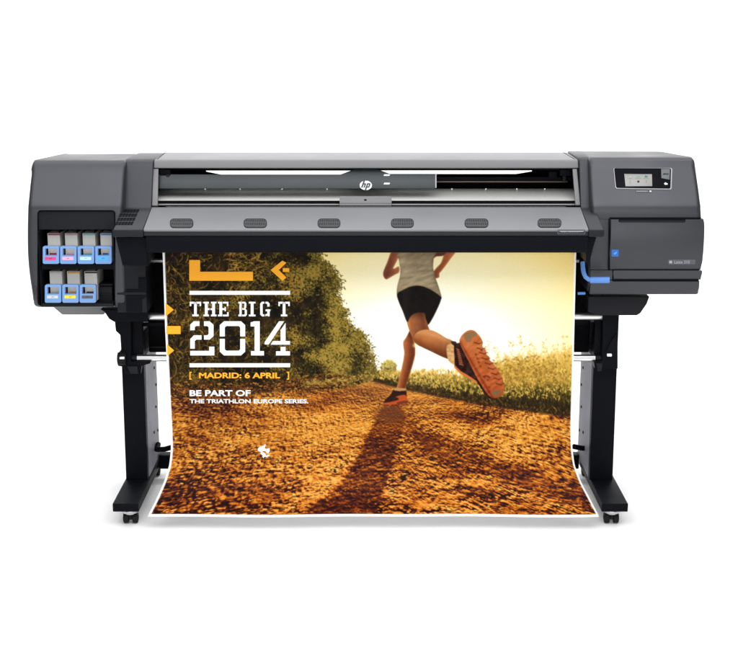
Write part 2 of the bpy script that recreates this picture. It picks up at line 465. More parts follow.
    def blades(n, tmin, tmax, lmin, lmax, cols, xa=364, xb=579, lean=.5, wide=.55):
        x = rng.uniform(xa, xb, n); t = rng.uniform(tmin, tmax, n)
        yt = np.interp(x, gx, gt); yb = np.interp(x, gx, gb)
        y = yt + (yb - yt) * t
        o = np.argsort(y); x, y, t = x[o], y[o], t[o]
        ln = rng.uniform(lmin, lmax, n) * (.55 + .45 * (x - 360) / 220)
        ang = -np.pi / 2 + rng.normal(0, lean, n)
        c = ramp(np.clip(t + rng.normal(0, .22, n), 0, 1), cols)
        strokes(x, y, ang, ln, np.full(n, wide), c, bend=rng.normal(0, .5, n))
    cols = [(0, (226, 186, 92)), (.3, (166, 130, 46)), (.55, (98, 84, 26)), (.8, (50, 42, 14)), (1, (26, 17, 8))]
    # small round bush left of the standing leg
    n = 420; a = rng.uniform(0, 6.28, n); rr = np.sqrt(rng.random(n))
    bx = 388 + np.cos(a) * rr * 7.5; by = 368 + np.sin(a) * rr * 8
    strokes(bx, by, rng.uniform(0, 6.28, n), rng.uniform(1, 2.4, n), rng.uniform(.5, 1, n),
            ramp(np.clip((by - 358) / 16 + rng.normal(0, .3, n), 0, 1), [(0, (214, 190, 100)), (.5, (140, 128, 50)), (1, (70, 62, 22))]))
    blades(900, .0, .5, 2, 7, cols)
    blades(2600, .2, 1.0, 2, 7, cols)
    blades(500, .6, 1.05, 1.5, 4, [(0, (70, 58, 20)), (1, (30, 18, 9))])
    blades(900, .0, .55, 6, 18, [(0, (232, 192, 96)), (.5, (186, 146, 56)), (1, (120, 98, 34))], xa=492, wide=.42)
    blades(420, .25, .8, 2, 5, [(0, (246, 214, 118)), (1, (204, 164, 62))], wide=.5)
    # tall thin stalks with seed heads against the sky
    for x, y0, y1 in [(488, 372, 342), (497, 368, 350), (512, 362, 343), (522, 362, 338), (531, 360, 346), (546, 358, 341), (556, 358, 347), (566, 356, 338), (573, 354, 344)]:
        n = 1
        strokes(np.array([x]), np.array([float(y0)]), np.array([-1.57 + rng.normal(0, .18)]), np.array([float(y0 - y1)]), np.array([.5]), np.array([[206., 168, 84]]), bend=np.array([.2]))
        k = 14
        strokes(x + rng.normal(0, 1.6, k), y1 + rng.uniform(-2, 12, k), -1.57 + rng.normal(0, .9, k), rng.uniform(1.2, 3.2, k), np.full(k, .6), ramp(rng.random(k), [(0, (196, 158, 70)), (1, (236, 204, 116))]))
    # yellow broom bush at the right edge of the meadow
    n = 900; bx = rng.normal(524, 24, n); by = rng.normal(372, 9, n); k = (by > np.interp(bx, gx, gt) - 4) & (bx < 577)
    bx, by = bx[k], by[k]; n = len(bx)
    strokes(bx, by, rng.uniform(0, 6.28, n), rng.uniform(1, 3, n), rng.uniform(.5, 1, n), ramp(rng.random(n), [(0, (116, 88, 28)), (.6, (172, 128, 46)), (1, (222, 178, 82))]))
    # dark foot of the meadow
    n = 700; bx = rng.uniform(400, 579, n); by = np.interp(bx, gx, gb) + rng.normal(-1, 1.6, n)
    strokes(bx, by, -1.57 + rng.normal(0, .7, n), rng.uniform(1, 3.2, n), np.full(n, .7), ramp(rng.random(n), [(0, (26, 14, 8)), (.7, (62, 44, 16)), (1, (120, 92, 32))]))

    # soft focus over the meadow
    for k in range(1):
        q = np.pad(img, ((1, 1), (1, 1), (0, 0)), 'edge'); q = (q[:-2] + 2 * q[1:-1] + q[2:]) / 4
        q = (q[:, :-2] + 2 * q[:, 1:-1] + q[:, 2:]) / 4
        w_ = (np.clip((X - 362) / 6, 0, 1) * np.clip((hz + 2 - Y) / 3, 0, 1))[..., None]; img = img * (1 - w_) + q * w_
    # ---- thicket on the left
    bl = np.array([(250, 318), (258, 320), (266, 329), (272, 334), (280, 337), (288, 340), (296, 336), (302, 337), (308, 343), (316, 345), (324, 348), (329, 356), (336, 363), (344, 367), (352, 369), (360, 371), (368, 374), (376, 375), (382, 366), (388, 335), (400, 150), (404, 120)], float)
    lim = np.interp(Y, bl[:, 0], bl[:, 1]) + 9 * (fbm(X / 6, Y / 5, 3, 71) - .5)
    bm = np.clip((lim - X) / 1.2, 0, 1)
    dark = ramp(fbm(X / 11, Y / 9, 4, 73), [(.2, (9, 6, 3)), (.55, (26, 18, 8)), (.8, (58, 40, 14))])
    img = img * (1 - bm[..., None]) + dark * bm[..., None]
    def leaves(n, bright, lmin, lmax, wmin, wmax, region=None, horiz=False, seed=81, over=2.5):
        x = rng.uniform(160, 376, n); y = rng.uniform(249, 396, n)
        if region is not None:
            x = rng.uniform(region[0], region[1], n); y = rng.uniform(region[2], region[3], n)
        lm = np.interp(y, bl[:, 0], bl[:, 1]) + 8 * (fbm(x / 6, y / 5, 3, 71) - .5)
        clump = .53 + .95 * (fbm(x / 21, y / 17, 2, 81) - .5) + .75 * (fbm(x / 6, y / 5, 3, seed + 7) - .5)
        edge = np.clip((x - 150) / 190, 0, 1)                        # the sun side is lighter
        lit = clump + .50 * (edge - .70) + bright + rng.normal(0, .10, n)
        k = (x < lm + over * rng.random(n)) & (lit > .44)
        x, y, lit, edge = x[k], y[k], lit[k], edge[k]
        o = np.argsort(lit + rng.normal(0, .06, len(lit))); x, y, lit, edge = x[o], y[o], lit[o], edge[o]
        n = len(x)
        c = ramp(np.clip((lit - .44) / .34, 0, 1), [(0, (30, 22, 8)), (.25, (42, 36, 11)), (.5, (74, 64, 20)), (.75, (108, 94, 31)), (1, (156, 130, 50))])
        warm = (rng.random(n) < .16) & (x < 300)
        c[warm] = c[warm] * np.array([1.12, .74, .6])
        ang = rng.uniform(0, 6.28, n) if not horiz else rng.normal(-.5, .5, n)
        strokes(x, y, ang, rng.uniform(lmin, lmax, n), rng.uniform(wmin, wmax, n), c, bend=rng.normal(0, .6, n))
    leaves(14000, .0, .8, 2.2, .4, .9)
    leaves(10000, -.0, .8, 2.0, .4, .8, seed=90)
    leaves(6500, .05, .7, 1.7, .4, .8, region=(265, 376, 250, 385), seed=95)
    leaves(3200, .05, .7, 1.5, .4, .7, region=(306, 376, 250, 385), seed=99)
    for k in range(1):                                    # leaves this far off run together
        q = np.pad(img, ((1, 1), (1, 1), (0, 0)), 'edge'); q = (q[:-2] + 2 * q[1:-1] + q[2:]) / 4
        q = (q[:, :-2] + 2 * q[:, 1:-1] + q[:, 2:]) / 4
        w_ = (np.clip((395 - Y) / 6, 0, 1) * np.clip((X - 235) / 40, .35, 1))[..., None]; img = img * (1 - w_) + q * w_
    leaves(2600, .03, .6, 1.4, .35, .7, seed=103)
    # airy twigs along the bright edge
    n = 1300; y = rng.uniform(250, 376, n); x = np.interp(y, bl[:, 0], bl[:, 1]) + rng.normal(-2, 3.6, n) + 5 * (fbm(y / 7, y * 0, 2, 5) - .5)
    strokes(x, y, rng.uniform(0, 6.28, n), rng.uniform(.8, 2.2, n), rng.uniform(.4, .9, n), ramp(rng.random(n), [(0, (52, 46, 16)), (.6, (112, 96, 34)), (1, (190, 158, 72))]))
    # long bent grasses in the corner and arching twigs above the words
    for (n, xa, xb, ya, yb, la, lb, mu, br) in [(420, 160, 215, 318, 392, 6, 16, -1.45, .35), (200, 160, 250, 252, 300, 5, 13, -.5, .3),
                                              (260, 168, 320, 352, 388, 3, 9, -1.3, .2), (160, 225, 262, 252, 278, 4, 9, -.45, .62), (150, 160, 190, 262, 330, 5, 12, .9, .4)]:
        x = rng.uniform(xa, xb, n); y = rng.uniform(ya, yb, n)
        strokes(x, y, mu + rng.normal(0, .45, n), rng.uniform(la, lb, n), rng.uniform(.35, .75, n),
                ramp(np.clip(br + rng.normal(0, .28, n), 0, 1), [(0, (24, 17, 7)), (.3, (74, 55, 18)), (.6, (134, 102, 32)), (1, (204, 158, 64))]), bend=rng.normal(0, .9, n))
    # red-brown dead leaves where the thicket meets the path
    n = 1500; x = rng.uniform(160, 345, n); y = 391 + rng.normal(0, 4.5, n) - np.clip(x - 250, 0, 95) * .12
    strokes(x, y, rng.normal(0, .5, n), rng.uniform(1.2, 4.5, n), rng.uniform(.5, 1.1, n), ramp(rng.random(n), [(0, (26, 13, 8)), (.4, (72, 36, 16)), (.75, (126, 76, 26)), (1, (186, 126, 50))]))
    n = 420; x = rng.uniform(300, 372, n); y = np.interp(x, [300, 372], [384, 377]) + rng.normal(0, 1.6, n)
    strokes(x, y, rng.normal(-.3, .6, n), rng.uniform(1, 3, n), rng.uniform(.5, .9, n), ramp(rng.random(n), [(0, (60, 42, 16)), (.6, (140, 108, 40)), (1, (206, 168, 80))]))

    # warm haze of the low sun over the meadow
    gl = np.exp(-(((X - 425) / 60) ** 2 + ((Y - 368) / 22) ** 2))[..., None]
    img = img * (1 - .12 * gl) + np.array([255, 222, 140]) * .12 * gl
    # ---- the runner, cut off by the printer at the waist
    rg = lambda x, y, s=1: fbm(x / s, y / s, 3, 77) - .5
    def skin(light, dark, cx0, cx1, amp=10):
        def f(x, y, d):
            t = np.clip((x - cx0) / (cx1 - cx0), 0, 1)[..., None]
            rim = np.exp(-np.maximum(d, 0) / 1.3)[..., None]
            c = np.array(light) * t + np.array(dark) * (1 - t)
            return np.clip(c + rim * np.array([46, 34, 14]) + amp * rg(x, y, 5)[..., None] * 2, 0, 255)
        return f
    left_arm = [(392, 250), (387, 262), (383, 272), (383.5, 277), (386, 279.3), (389, 278), (394, 275), (398.8, 272), (398.6, 266.5), (394.5, 268.3), (393, 268), (396, 262), (399, 255), (399.5, 250)]
    fill(left_arm, 0, colfn=skin((150, 84, 56), (96, 46, 32), 384, 398))
    right_arm = [(456, 250), (450, 259), (445, 266), (441, 271), (439, 273.6), (438.8, 277), (436, 278.3), (433.4, 277.6), (433, 272), (436.6, 267.2), (440.4, 263), (443, 256), (445, 250)]
    fill(right_arm, 0, colfn=skin((168, 92, 54), (116, 56, 36), 434, 452))
    fill([(433, 250), (446, 250), (443, 255.5), (436, 256.5), (433, 258)], (92, 46, 36))
    def leg_far(x, y, d):
        c0 = np.interp(y, [330, 341, 346, 354, 366, 383, 390], [409, 403, 403, 403.8, 401.8, 397.7, 396])
        c1 = np.interp(y, [330, 341, 347, 356, 368, 384, 390], [411, 413.5, 415, 414.7, 411.5, 406.2, 404])
        t = np.clip((x - c0) / (c1 - c0), 0, 1)
        c = ramp(t, [(0, (196, 120, 66)), (.16, (172, 94, 48)), (.45, (138, 66, 32)), (.75, (104, 46, 22)), (.92, (120, 56, 26)), (1, (190, 116, 56))])
        k = np.exp(-(((x - 407) / 4) ** 2 + ((y - 343) / 4) ** 2))[..., None]
        c = c + k * np.array([18, 12, 6]) - np.exp(-((y - 331) / 5) ** 2)[..., None] * np.array([40, 28, 16])
        c = c * .9
        return np.clip(c + 14 * rg(x, y, 3)[..., None], 0, 255)
    fill([(409.8, 329.7), (406.2, 336.5), (403, 341.4), (403, 346.3), (403.8, 353.5), (401.8, 365.7), (397.7, 382.7), (396.2, 389.4), (404.6, 389.8), (406.2, 383.9), (411.5, 368.1), (414.7, 356), (415, 347.5), (413.6, 339), (412, 332)], 0, colfn=leg_far)
    def thigh(x, y, d):
        t = np.clip((x - 406 - .18 * (y - 313)) / 19, 0, 1)
        c = ramp(t, [(0, (206, 132, 74)), (.14, (176, 104, 58)), (.45, (158, 90, 52)), (.8, (122, 64, 36)), (1, (150, 84, 46))])
        c = c * (1 - .30 * np.exp(-((y - 313) / 5) ** 2))[..., None] * (1 - .12 * np.clip((y - 322) / 14, 0, 1))[..., None]
        c = c * .9
        return np.clip(c + 12 * rg(x, y, 4)[..., None], 0, 255)
    fill([(406.6, 321), (409.5, 315.6), (415, 312.2), (424.4, 312), (426.6, 319), (427.8, 326), (430, 334), (424, 346), (416, 344), (412.2, 337.7), (408.6, 329.4)], 0, colfn=thigh)
    def calf(x, y, d):
        ax, ay, bx, by = 414.5, 339, 452, 351.5                      # along the shin
        u = ((x - ax) * (bx - ax) + (y - ay) * (by - ay)) / ((bx - ax) ** 2 + (by - ay) ** 2)
        w = ((y - ay) * (bx - ax) - (x - ax) * (by - ay)) / math.hypot(bx - ax, by - ay)
        h_ = np.interp(u, [0, .25, .5, .8, 1], [6.5, 9, 9.5, 9, 9])
        t = np.clip(w / h_ * .5 + .5, 0, 1)
        c = ramp(t, [(0, (214, 146, 88)), (.14, (190, 118, 66)), (.4, (164, 94, 48)), (.7, (128, 66, 30)), (.9, (112, 54, 24)), (1, (186, 112, 52))])
        c = c * (1 - .16 * np.exp(-((u - .95) / .16) ** 2))[..., None] + (np.exp(-((u - .30) / .22) ** 2) * np.exp(-((t - .3) / .25) ** 2))[..., None] * np.array([22, 14, 8])
        c = c * .9
        return np.clip(c + 12 * rg(x, y, 4)[..., None], 0, 255)
    fill([(414, 335.6), (417.6, 331.6), (423.6, 329.6), (430.5, 329.8), (438, 333), (445, 337.4), (453.6, 343), (452.6, 361), (447.5, 359), (441, 356.4), (432, 352), (422, 347.2), (415.6, 343.6), (413.4, 339.4)], 0, colfn=calf)
    def shirt(x, y, d):
        f = fbm((x - .5 * y) / 9, (y + .35 * x) / 2.6, 3, 87)
        t = np.clip((x - 398) / 40, 0, 1)
        c = np.array([164, 146, 114])[None, None] * (1.04 - .16 * t)[..., None] + (f - .5)[..., None] * np.array([74, 68, 56])
        c = c - np.clip((262 - y) / 12, 0, 1)[..., None] * np.array([40, 40, 36])
        return np.clip(c - np.exp(-np.maximum(d, 0) / 1.2)[..., None] * np.array([26, 28, 30]), 20, 255)
    fill([(398.6, 249), (434.6, 249), (433.4, 258), (432.8, 267), (434.6, 276), (438, 286), (440.2, 293), (440.6, 298), (430, 290.3), (419.5, 286.6), (410.5, 287.3), (402.3, 291), (396.8, 295), (397, 286), (399.4, 277), (400, 270), (398.8, 261)], 0, colfn=shirt)
    def shorts(x, y, d):
        c = np.array([15, 11, 9])[None, None] + 10 * np.exp(-((x - 405) / 4) ** 2)[..., None] + np.exp(-np.maximum(d, 0) / .6)[..., None] * np.array([26, 16, 8])
        return c + 8 * rg(x, y, 4)[..., None]
    fill([(396.7, 294), (402.3, 290), (410.5, 286.4), (419.5, 285.6), (430, 289.4), (440.4, 296.6), (440.5, 300), (438.3, 306), (433, 317), (428.2, 324.6), (426.6, 322), (425.2, 318), (423.6, 313), (415, 313.3), (409.8, 317), (406.8, 322), (402.3, 311), (398.5, 302)], 0, colfn=shorts)
    # standing shoe
    fill([(394.4, 388), (399, 391), (405, 389), (406.4, 396), (406, 401), (396, 402), (385, 402), (384.4, 400), (390, 394.6)], (38, 20, 16))
    fill([(383.4, 404.4), (384, 400.6), (391, 399), (398, 395.6), (405.6, 395.2), (406.3, 402.6), (396, 404.2)], (176, 74, 32))
    fill([(384, 401), (390, 397), (397, 397.4), (398, 399.6), (391, 401.6), (384, 402.6)], (46, 22, 17))
    fill([(397, 402), (406.2, 400.4), (406.4, 402.8), (398, 404)], (110, 44, 24))
    fill([(394.4, 388), (405, 388.4), (405, 390.4), (394.8, 390.4)], (178, 136, 84))
    # raised shoe: sock, dark upper, orange sole with lugs
    fill([(446.4, 346), (453, 343), (456, 345), (455.6, 364), (453, 364.4), (447.6, 359.4)], 0, colfn=lambda x, y, d: np.array([196, 150, 96]) + 60 * (fbm(x / 3, y / 1.5, 2, 5) - .5)[..., None])
    fill([(451, 341), (456, 342), (455, 346), (451.5, 344)], (44, 34, 26))
    fill([(453.6, 346), (457, 343), (461, 344), (468, 358), (477, 374), (484, 387), (490, 397.6), (485, 394.6), (476, 382), (466, 375.6), (459.7, 371.6), (454.6, 366.5), (454, 357)], 0, colfn=lambda x, y, d: np.array([40, 18, 14]) + 40 * (fbm(x / 2.6, y / 2.6, 2, 6) - .5)[..., None])
    for k in range(9):
        fill([(456 + .35 * k, 348 + 1.9 * k), (459 + .5 * k, 349.4 + 1.9 * k), (458.8 + .5 * k, 350.4 + 1.9 * k), (455.8 + .35 * k, 349 + 1.9 * k)], (200, 108, 72), curve=False, alpha=.8)
    fill([(454.4, 365), (459.7, 370.4), (468, 375.4), (476, 381), (475.6, 382.6), (466, 377), (459, 372.6), (454, 367.4)], (198, 104, 52))
    sole = [(459, 340), (463, 333.4), (468.5, 330), (473.5, 330.4), (477, 333.4), (480, 337), (482.4, 342), (482, 346.4), (485.4, 350), (486, 354), (488.6, 356.6), (489.4, 360), (492.4, 362.6), (494, 366), (497.6, 369), (499, 373), (501.6, 377), (503, 382), (503.6, 388), (502.6, 393), (499.6, 396.4), (493.6, 398), (488, 395), (482.7, 387.6), (476, 376.8), (467.8, 360.5), (461, 347)]
    def solecol(x, y, d):
        t = np.clip((y - 330) / 68, 0, 1)[..., None]
        c = np.array([186, 104, 52]) * (1 - t) + np.array([164, 74, 32]) * t
        c = c + 46 * (fbm((x * .82 - y * .57) / 7, (x * .57 + y * .82) / 2.2, 3, 9) - .5)[..., None]
        return c - np.exp(-((x - (459 + (y - 340) * .60)) / 1.6) ** 2)[..., None] * np.array([40, 36, 22])
    fill(sole, 0, colfn=solecol)
    fill([(464, 334), (469, 331.4), (474, 332), (476.4, 335), (472, 337.5), (469.6, 342), (466, 341), (463.6, 337.6)], (132, 100, 66))
    fill([(491, 391.4), (500, 390), (499, 394.4), (495, 396), (492, 394.4)], (116, 88, 56))
    for k, (x, y) in enumerate([(474.5, 342), (477.4, 347.5), (479.8, 352), (482.6, 357.6), (485.4, 362.4), (488.4, 367.4), (491.6, 372.6), (494.4, 377.6), (496.4, 383)]):
        fill([(x - 1.2, y - .4), (x + 4.6, y + 1.4), (x + 4.4, y + 2.4), (x - 1.4, y + .8)], (92, 36, 18), curve=False, alpha=.85)
        fill([(x + 3.2, y + 1.4), (x + 7.4, y - .2), (x + 7.4, y + .6), (x + 3.6, y + 2.6)], (96, 42, 20), curve=False, alpha=.8)
    for x, y in [(474.6, 353), (476.2, 357), (477.6, 361), (479, 365), (480.2, 349), (483.4, 376), (486.6, 378.4), (488, 386)]:
        fill([(x, y), (x + 2, y + .8), (x + 1.6, y + 2.4), (x - .4, y + 1.8)], (116, 50, 26), alpha=.8)
    fill([(482, 376), (486, 374.8), (490, 377), (489, 378.4), (485.6, 376.6), (482.6, 377.6)], (104, 44, 24), alpha=.85)
    # stone under the standing foot
    fill([(374, 409), (380, 406), (392, 406), (400, 408), (405, 416), (400, 421), (384, 422), (374, 418)], (128, 74, 34), soft=3, alpha=.5)
    # sun breaking past the knee
    gl = np.exp(-(((X - 415) / 2.6) ** 2 + ((Y - 345.5) / 2.0) ** 2))[..., None]
    img = img * (1 - .7 * gl) + np.array([255, 236, 170]) * .7 * gl
    # the slight softness of an enlarged photograph
    for k in range(1):
        q = np.pad(img, ((1, 1), (1, 1), (0, 0)), 'edge')
        q = (q[:-2] + 2 * q[1:-1] + q[2:]) / 4
        img = (q[:, :-2] + 2 * q[:, 1:-1] + q[:, 2:]) / 4
    # fine grain of the ink
    img = img + rng.normal(0, 4, img.shape[:2])[..., None]
    img = np.clip(img, 0, 255)
    # white unprinted margin
    mg = ((X < 165.0) | (X > 574.0) | (Y > 513.9))
    img[mg] = (250, 250, 250)
    h2, w2 = Hh // 2, W // 2
    return img[:h2 * 2, :w2 * 2].reshape(h2, 2, w2, 2, 3).mean((1, 3))

# ================================================================ SETTING: white studio sweep
t = MB()
prof = [(-4.6, 0.0), (3.2, 0.0)]
for k in range(1, 17):
    a = R(90 * k / 16); prof.append((3.2 + 3.0 * math.sin(a), 3.0 - 3.0 * math.cos(a)))
prof.append((6.2, 9.0))
bm = bmesh.new()
rows = [[bm.verts.new((x, y, z)) for x in (-11, -5, 0, 5, 11)] for y, z in prof]
for i in range(len(rows) - 1):
    for j in range(4):
        bm.faces.new((rows[i][j], rows[i][j + 1], rows[i + 1][j + 1], rows[i + 1][j]))
t.bm.free(); t.bm = bm; t.mats = ['backdrop']
sweep = t.build('studio_backdrop'); sweep['kind'] = 'structure'
sweep['label'] = 'seamless white studio floor and backdrop under the printer'; sweep['category'] = 'backdrop'

# ================================================================ THE PRINTER
printer = thing('large_format_printer', 'wide dark grey large format printer standing on black wheeled legs', 'printer')
FY = -.25                                       # depth of the upright front faces
TILT_A = (-.245, zz(205, -.245)); TILT_B = (-.165, zz(167, -.165))   # the leaning upper faces

def px_x(px, y, z):
    """x of a photo column at a known depth and height"""
    d = (y - CAM_Y) * math.cos(TILT) + (CAM_Z - z) * math.sin(TILT)
    return (px - 369.0) * d / F

# ---------------- left housing with the ink bays
def pod_profile(bot, top_rear, top_front, tuck=0.0):
    zb = zz(bot, FY)
    return [(.22, zb + .012), (-.215 + tuck, zb), (-.237 + tuck, zb + .008), (FY + tuck * .8, zb + .035), (FY + tuck * .12, zz(240, FY)), (FY, zz(214, FY)), (-.2495, zz(209, -.2495)), TILT_A, TILT_B,
            (-.155, zz(top_front + 3.2, -.155)), (-.140, zz(top_front + .6, -.140)), (-.115, zz(top_front - .9, -.115)), (.20, zz(top_rear, .20)), (.225, zz(top_rear, .20) - .03)]
pl = pod_profile(309, 153.6, 160.6)
def pod_edge(prof, pys, pxs, rear_px, rear_px2):
    q = densify(prof[:-2]) + prof[-2:]
    ez = [zz(p, FY) for p in pys]
    x = soften([px_x(float(np.interp(z, ez, pxs)), min(y, -.1), z) for y, z in q], 3)
    # the roof draws in towards the back
    xe = px_x(rear_px, .2, q[-2][1]); k0 = next(i for i, (y, z) in enumerate(q) if z > 1.36 and y > -.13)
    for i in range(k0, len(q) - 1):
        t = (q[i][0] - q[k0][0]) / (q[-2][0] - q[k0][0]); x[i] = x[k0] + (xe - x[k0]) * t ** 1.3
    x[-1] = px_x(rear_px2, .2, q[-1][1])
    return q, x
pl, xl = pod_edge(pl, (312, 306, 290, 275, 262, 248, 225, 205, 185, 164, 150), (36.5, 34, 31.2, 29, 27.7, 27, 27, 27.8, 29.8, 32.5, 35), 66, 40)
mb = MB().profile(pl, xl, [px_x(125.0, -.2, 1.2)] * len(pl), 'body', .024, 4, 40)
left_pod = mb.build('housing', printer, 'left housing with two open ink bays')

def cut(o, solid):
    c = solid.build('cutter')
    md = o.modifiers.new('cut', 'BOOLEAN'); md.operation = 'DIFFERENCE'; md.object = c; md.solver = 'EXACT'
    bpy.context.view_layer.update()
    me = bpy.data.meshes.new_from_object(o.evaluated_get(bpy.context.evaluated_depsgraph_get()))
    o.modifiers.clear(); old = o.data; nm = old.name; o.data = me; bpy.data.meshes.remove(old); me.name = nm
    bpy.data.objects.remove(c)
    return o
Pz = lambda px, py, y: at(px, py, y)
q = rrect(37.2, 115.4, 210.2, 307.2, 3.5)
cut(left_pod, MB().loops([at(x, y, FY) + Vector((0, -.15, 0)) for x, y in q], [at(x, y, FY) + Vector((0, .215, 0)) for x, y in q], 'dark'))
left_pod.data.shade_smooth(); left_pod.data.set_sharp_from_angle(angle=R(35))

# the charcoal bay front and its shelves
BY = FY + .012
mb = MB()
def pbox(mb, x0, x1, y0, y1, depth, back, m, bevel=.0015):
    """box whose front face covers a pixel rectangle at a depth"""
    a = at(x0, y0, depth); b = at(x1, y1, depth)
    return mb.box(a.x, b.x, depth, back, b.z, a.z, m, bevel)
pbox(mb, 37.6, 115, 211, 229.6, BY, BY + .19, 'charcoal', .004)
pbox(mb, 37.6, 41.8, 229.4, 306.8, BY + .001, BY + .19, 'charcoal')
pbox(mb, 113.2, 115.1, 229.4, 306.8, BY + .001, BY + .19, 'charcoal')
pbox(mb, 41.6, 113.4, 264.6, 269.4, BY + .004, BY + .19, 'dark')
pbox(mb, 41.6, 113.4, 303.6, 306.9, BY + .004, BY + .19, 'charcoal')
mb.box(at(37, 250, FY).x, at(115.5, 250, FY).x, FY + .205, FY + .214, zz(306, FY), zz(212, FY), 'black', 0)
bay = mb.build('cartridge_bay', printer)
mb = MB()
for x0, x1, y0, y1, dd in ((98.5, 112.6, 287, 303, .05), (98.5, 112.6, 284, 286, .06), (99, 112, 293.5, 295, .044)):
    pbox(mb, x0, x1, y0, y1, BY + dd, BY + .15, 'charcoal', .002)
mb.build('slot_guide', bay)
# dark side walls between neighbouring slots
for i, xs in enumerate(((59.6, 77.2, 94.6), (61.6, 79.0, 96.6))):
    for x in xs:
        mb = MB(); pbox(mb, x - .35, x + .35, (230.5, 270.5)[i], (264.4, 303.4)[i], BY + .035, BY + .18, 'dark', .0005); mb.build('slot_divider', bay)
mb = MB().plate(rrect(33.2, 36.6, 286.5, 292.5, 1.5), V(FY - .001), .006, .003, 'arm', .0015)
mb.build('side_catch', printer)

# ---------------- right housing
pr = pod_profile(295.5, 151.2, 157.6, .035)
pr, xr = pod_edge(pr, (297, 292, 280, 270, 245, 224, 210, 195, 180, 165, 157), (696.0, 698.4, 699.4, 700.4, 701.8, 702, 701.2, 699.6, 697.4, 694.6, 692.5), 660, 690)
mb = MB().profile(pr, [px_x(589.5, FY, 1.0)] * len(pr), xr, 'body', .022, 4, 40)
right_pod = mb.build('housing', printer, 'right housing with the control panel')

DY = FY - .012
def dface(py):                                   # the drawer front bulges a little
    return DY + .020 * ((py - 240) / 30.0) ** 2 if py > 240 else DY + .010 * ((240 - py) / 22.0) ** 2
def dplane(a, c):
    return (dface(a), zz(a, dface(a))), (dface(c), zz(c, dface(c)))
pyd = np.linspace(218.8, 269.6, 14)
fr = [(dface(q_), zz(q_, dface(q_))) for q_ in pyd]
dp = [(FY + .04, fr[0][1])] + fr + [(FY + .04, fr[-1][1])]
xe = [px_x(float(np.interp(q_, [218, 224, 262, 270], [702.2, 703.6, 703.8, 702.8])), DY, 1.05) for q_ in [218.8] + list(pyd) + [269.6]]
mb = MB().profile(dp, [px_x(609.8, DY, 1.05)] * len(dp), xe, 'body', .004, 3, 40)
drawer = mb.build('drawer', printer)
mb = MB().plate(rrect(618.6, 685.4, 217.6, 222.4, 1.6), dplane(217.6, 222.4), .004, .0012, 'dark', .001)  # slot shade painted as a dark plate, slightly proud of the drawer
mb.plate(rrect(619.4, 684.6, 220.6, 222.2, .7), dplane(217.6, 222.4), -.001, .0018, 'charcoal', .0005)
mb.build('handle_slot_shade', drawer)
mb = MB().plate(rrect(611.6, 618.6, 249.6, 256.6, .4), dplane(249.6, 256.6), 0, .0012, 'sticker', .0003)
def dpl(s, off):
    return lambda x, y: on(x, y, *dplane(*s)) + normal(*dplane(*s)) * off
def face(y):
    return lambda a, b: at(a, b, y)
add_poly(mb, [(613.2, 253.6), (615, 252.2), (617.2, 251.4), (616.4, 253.4), (614.6, 254.8)], dpl((249.6, 256.6), .0016), ink('pale_blue_mark', (.10, .32, .75)))
mb.build('sticker', drawer)
NP = (259.0, 264.6)
mb = MB().plate(rrect(668.3, 695.4, 259.4, 264.4, .8), dplane(*NP), .001, .0012, ink('name_plate_grey', (.085, .088, .10)), .0003)
add_poly(mb, rrect(669.2, 672.0, 260.6, 263.2, .3), dpl(NP, .0016), 'label')
add_letters(mb, 'Latex 310', (674.2, 689.6, 260.3, 263.4), dpl(NP, .0016), ink('pale_lettering', (.30, .31, .35)), .01)
mb.build('name_plate', drawer)
def tucked(px0, px1, py0, py1, y0, y1, bev):
    A, B = (y0, zz(py0, y0)), (y1, zz(py1, y1))
    pr_ = densify([(y0 + .04, A[1]), A, B, (y1 + .04, B[1])], .01)
    return MB().profile(pr_, px_x(px0, y0, A[1]), [px_x(px1 + (0 if z > B[1] + .004 else -1.2), y0, z) for y, z in pr_], 'body', bev, 3, 40)
tucked(613.4, 702.4, 270.7, 279.8, FY + .002, FY + .012, .003).build('lower_panel', printer)
mb = MB().plate([(590.2, 219.4), (608.8, 219.4), (608.8, 269.6), (590.2, 269.6)], ((FY - .004, zz(219.4, FY)), (FY + .006, zz(269.6, FY))), .03, 0, 'body', .003)
mb.build('side_panel', printer)
tucked(590.4, 700.0, 280.8, 294.6, FY + .010, FY + .026, .009).build('bottom_cover', printer)
MB().plate([(590.3, 270.2), (612.6, 270.2), (612.6, 279.9), (590.3, 279.9)], ((FY + .006, zz(270, FY)), (FY + .012, zz(280, FY))), .03, 0, 'body', .002).build('side_panel', printer)
for pts in ([(608.7, 218.6), (609.8, 218.6), (609.8, 270.2), (608.7, 270.2)], [(609.8, 217.6), (700.6, 217.6), (700.6, 218.8), (609.8, 218.8)],
            [(612.5, 270.2), (613.5, 270.2), (613.5, 280.3), (612.5, 280.3)], [(613.5, 279.7), (698.6, 279.7), (698.6, 280.8), (613.5, 280.8)]):
    MB().plate(pts, V(FY + (.012 if pts[0][1] > 260 else -.001)), .02, .0045, 'black', 0).build('seam', printer)
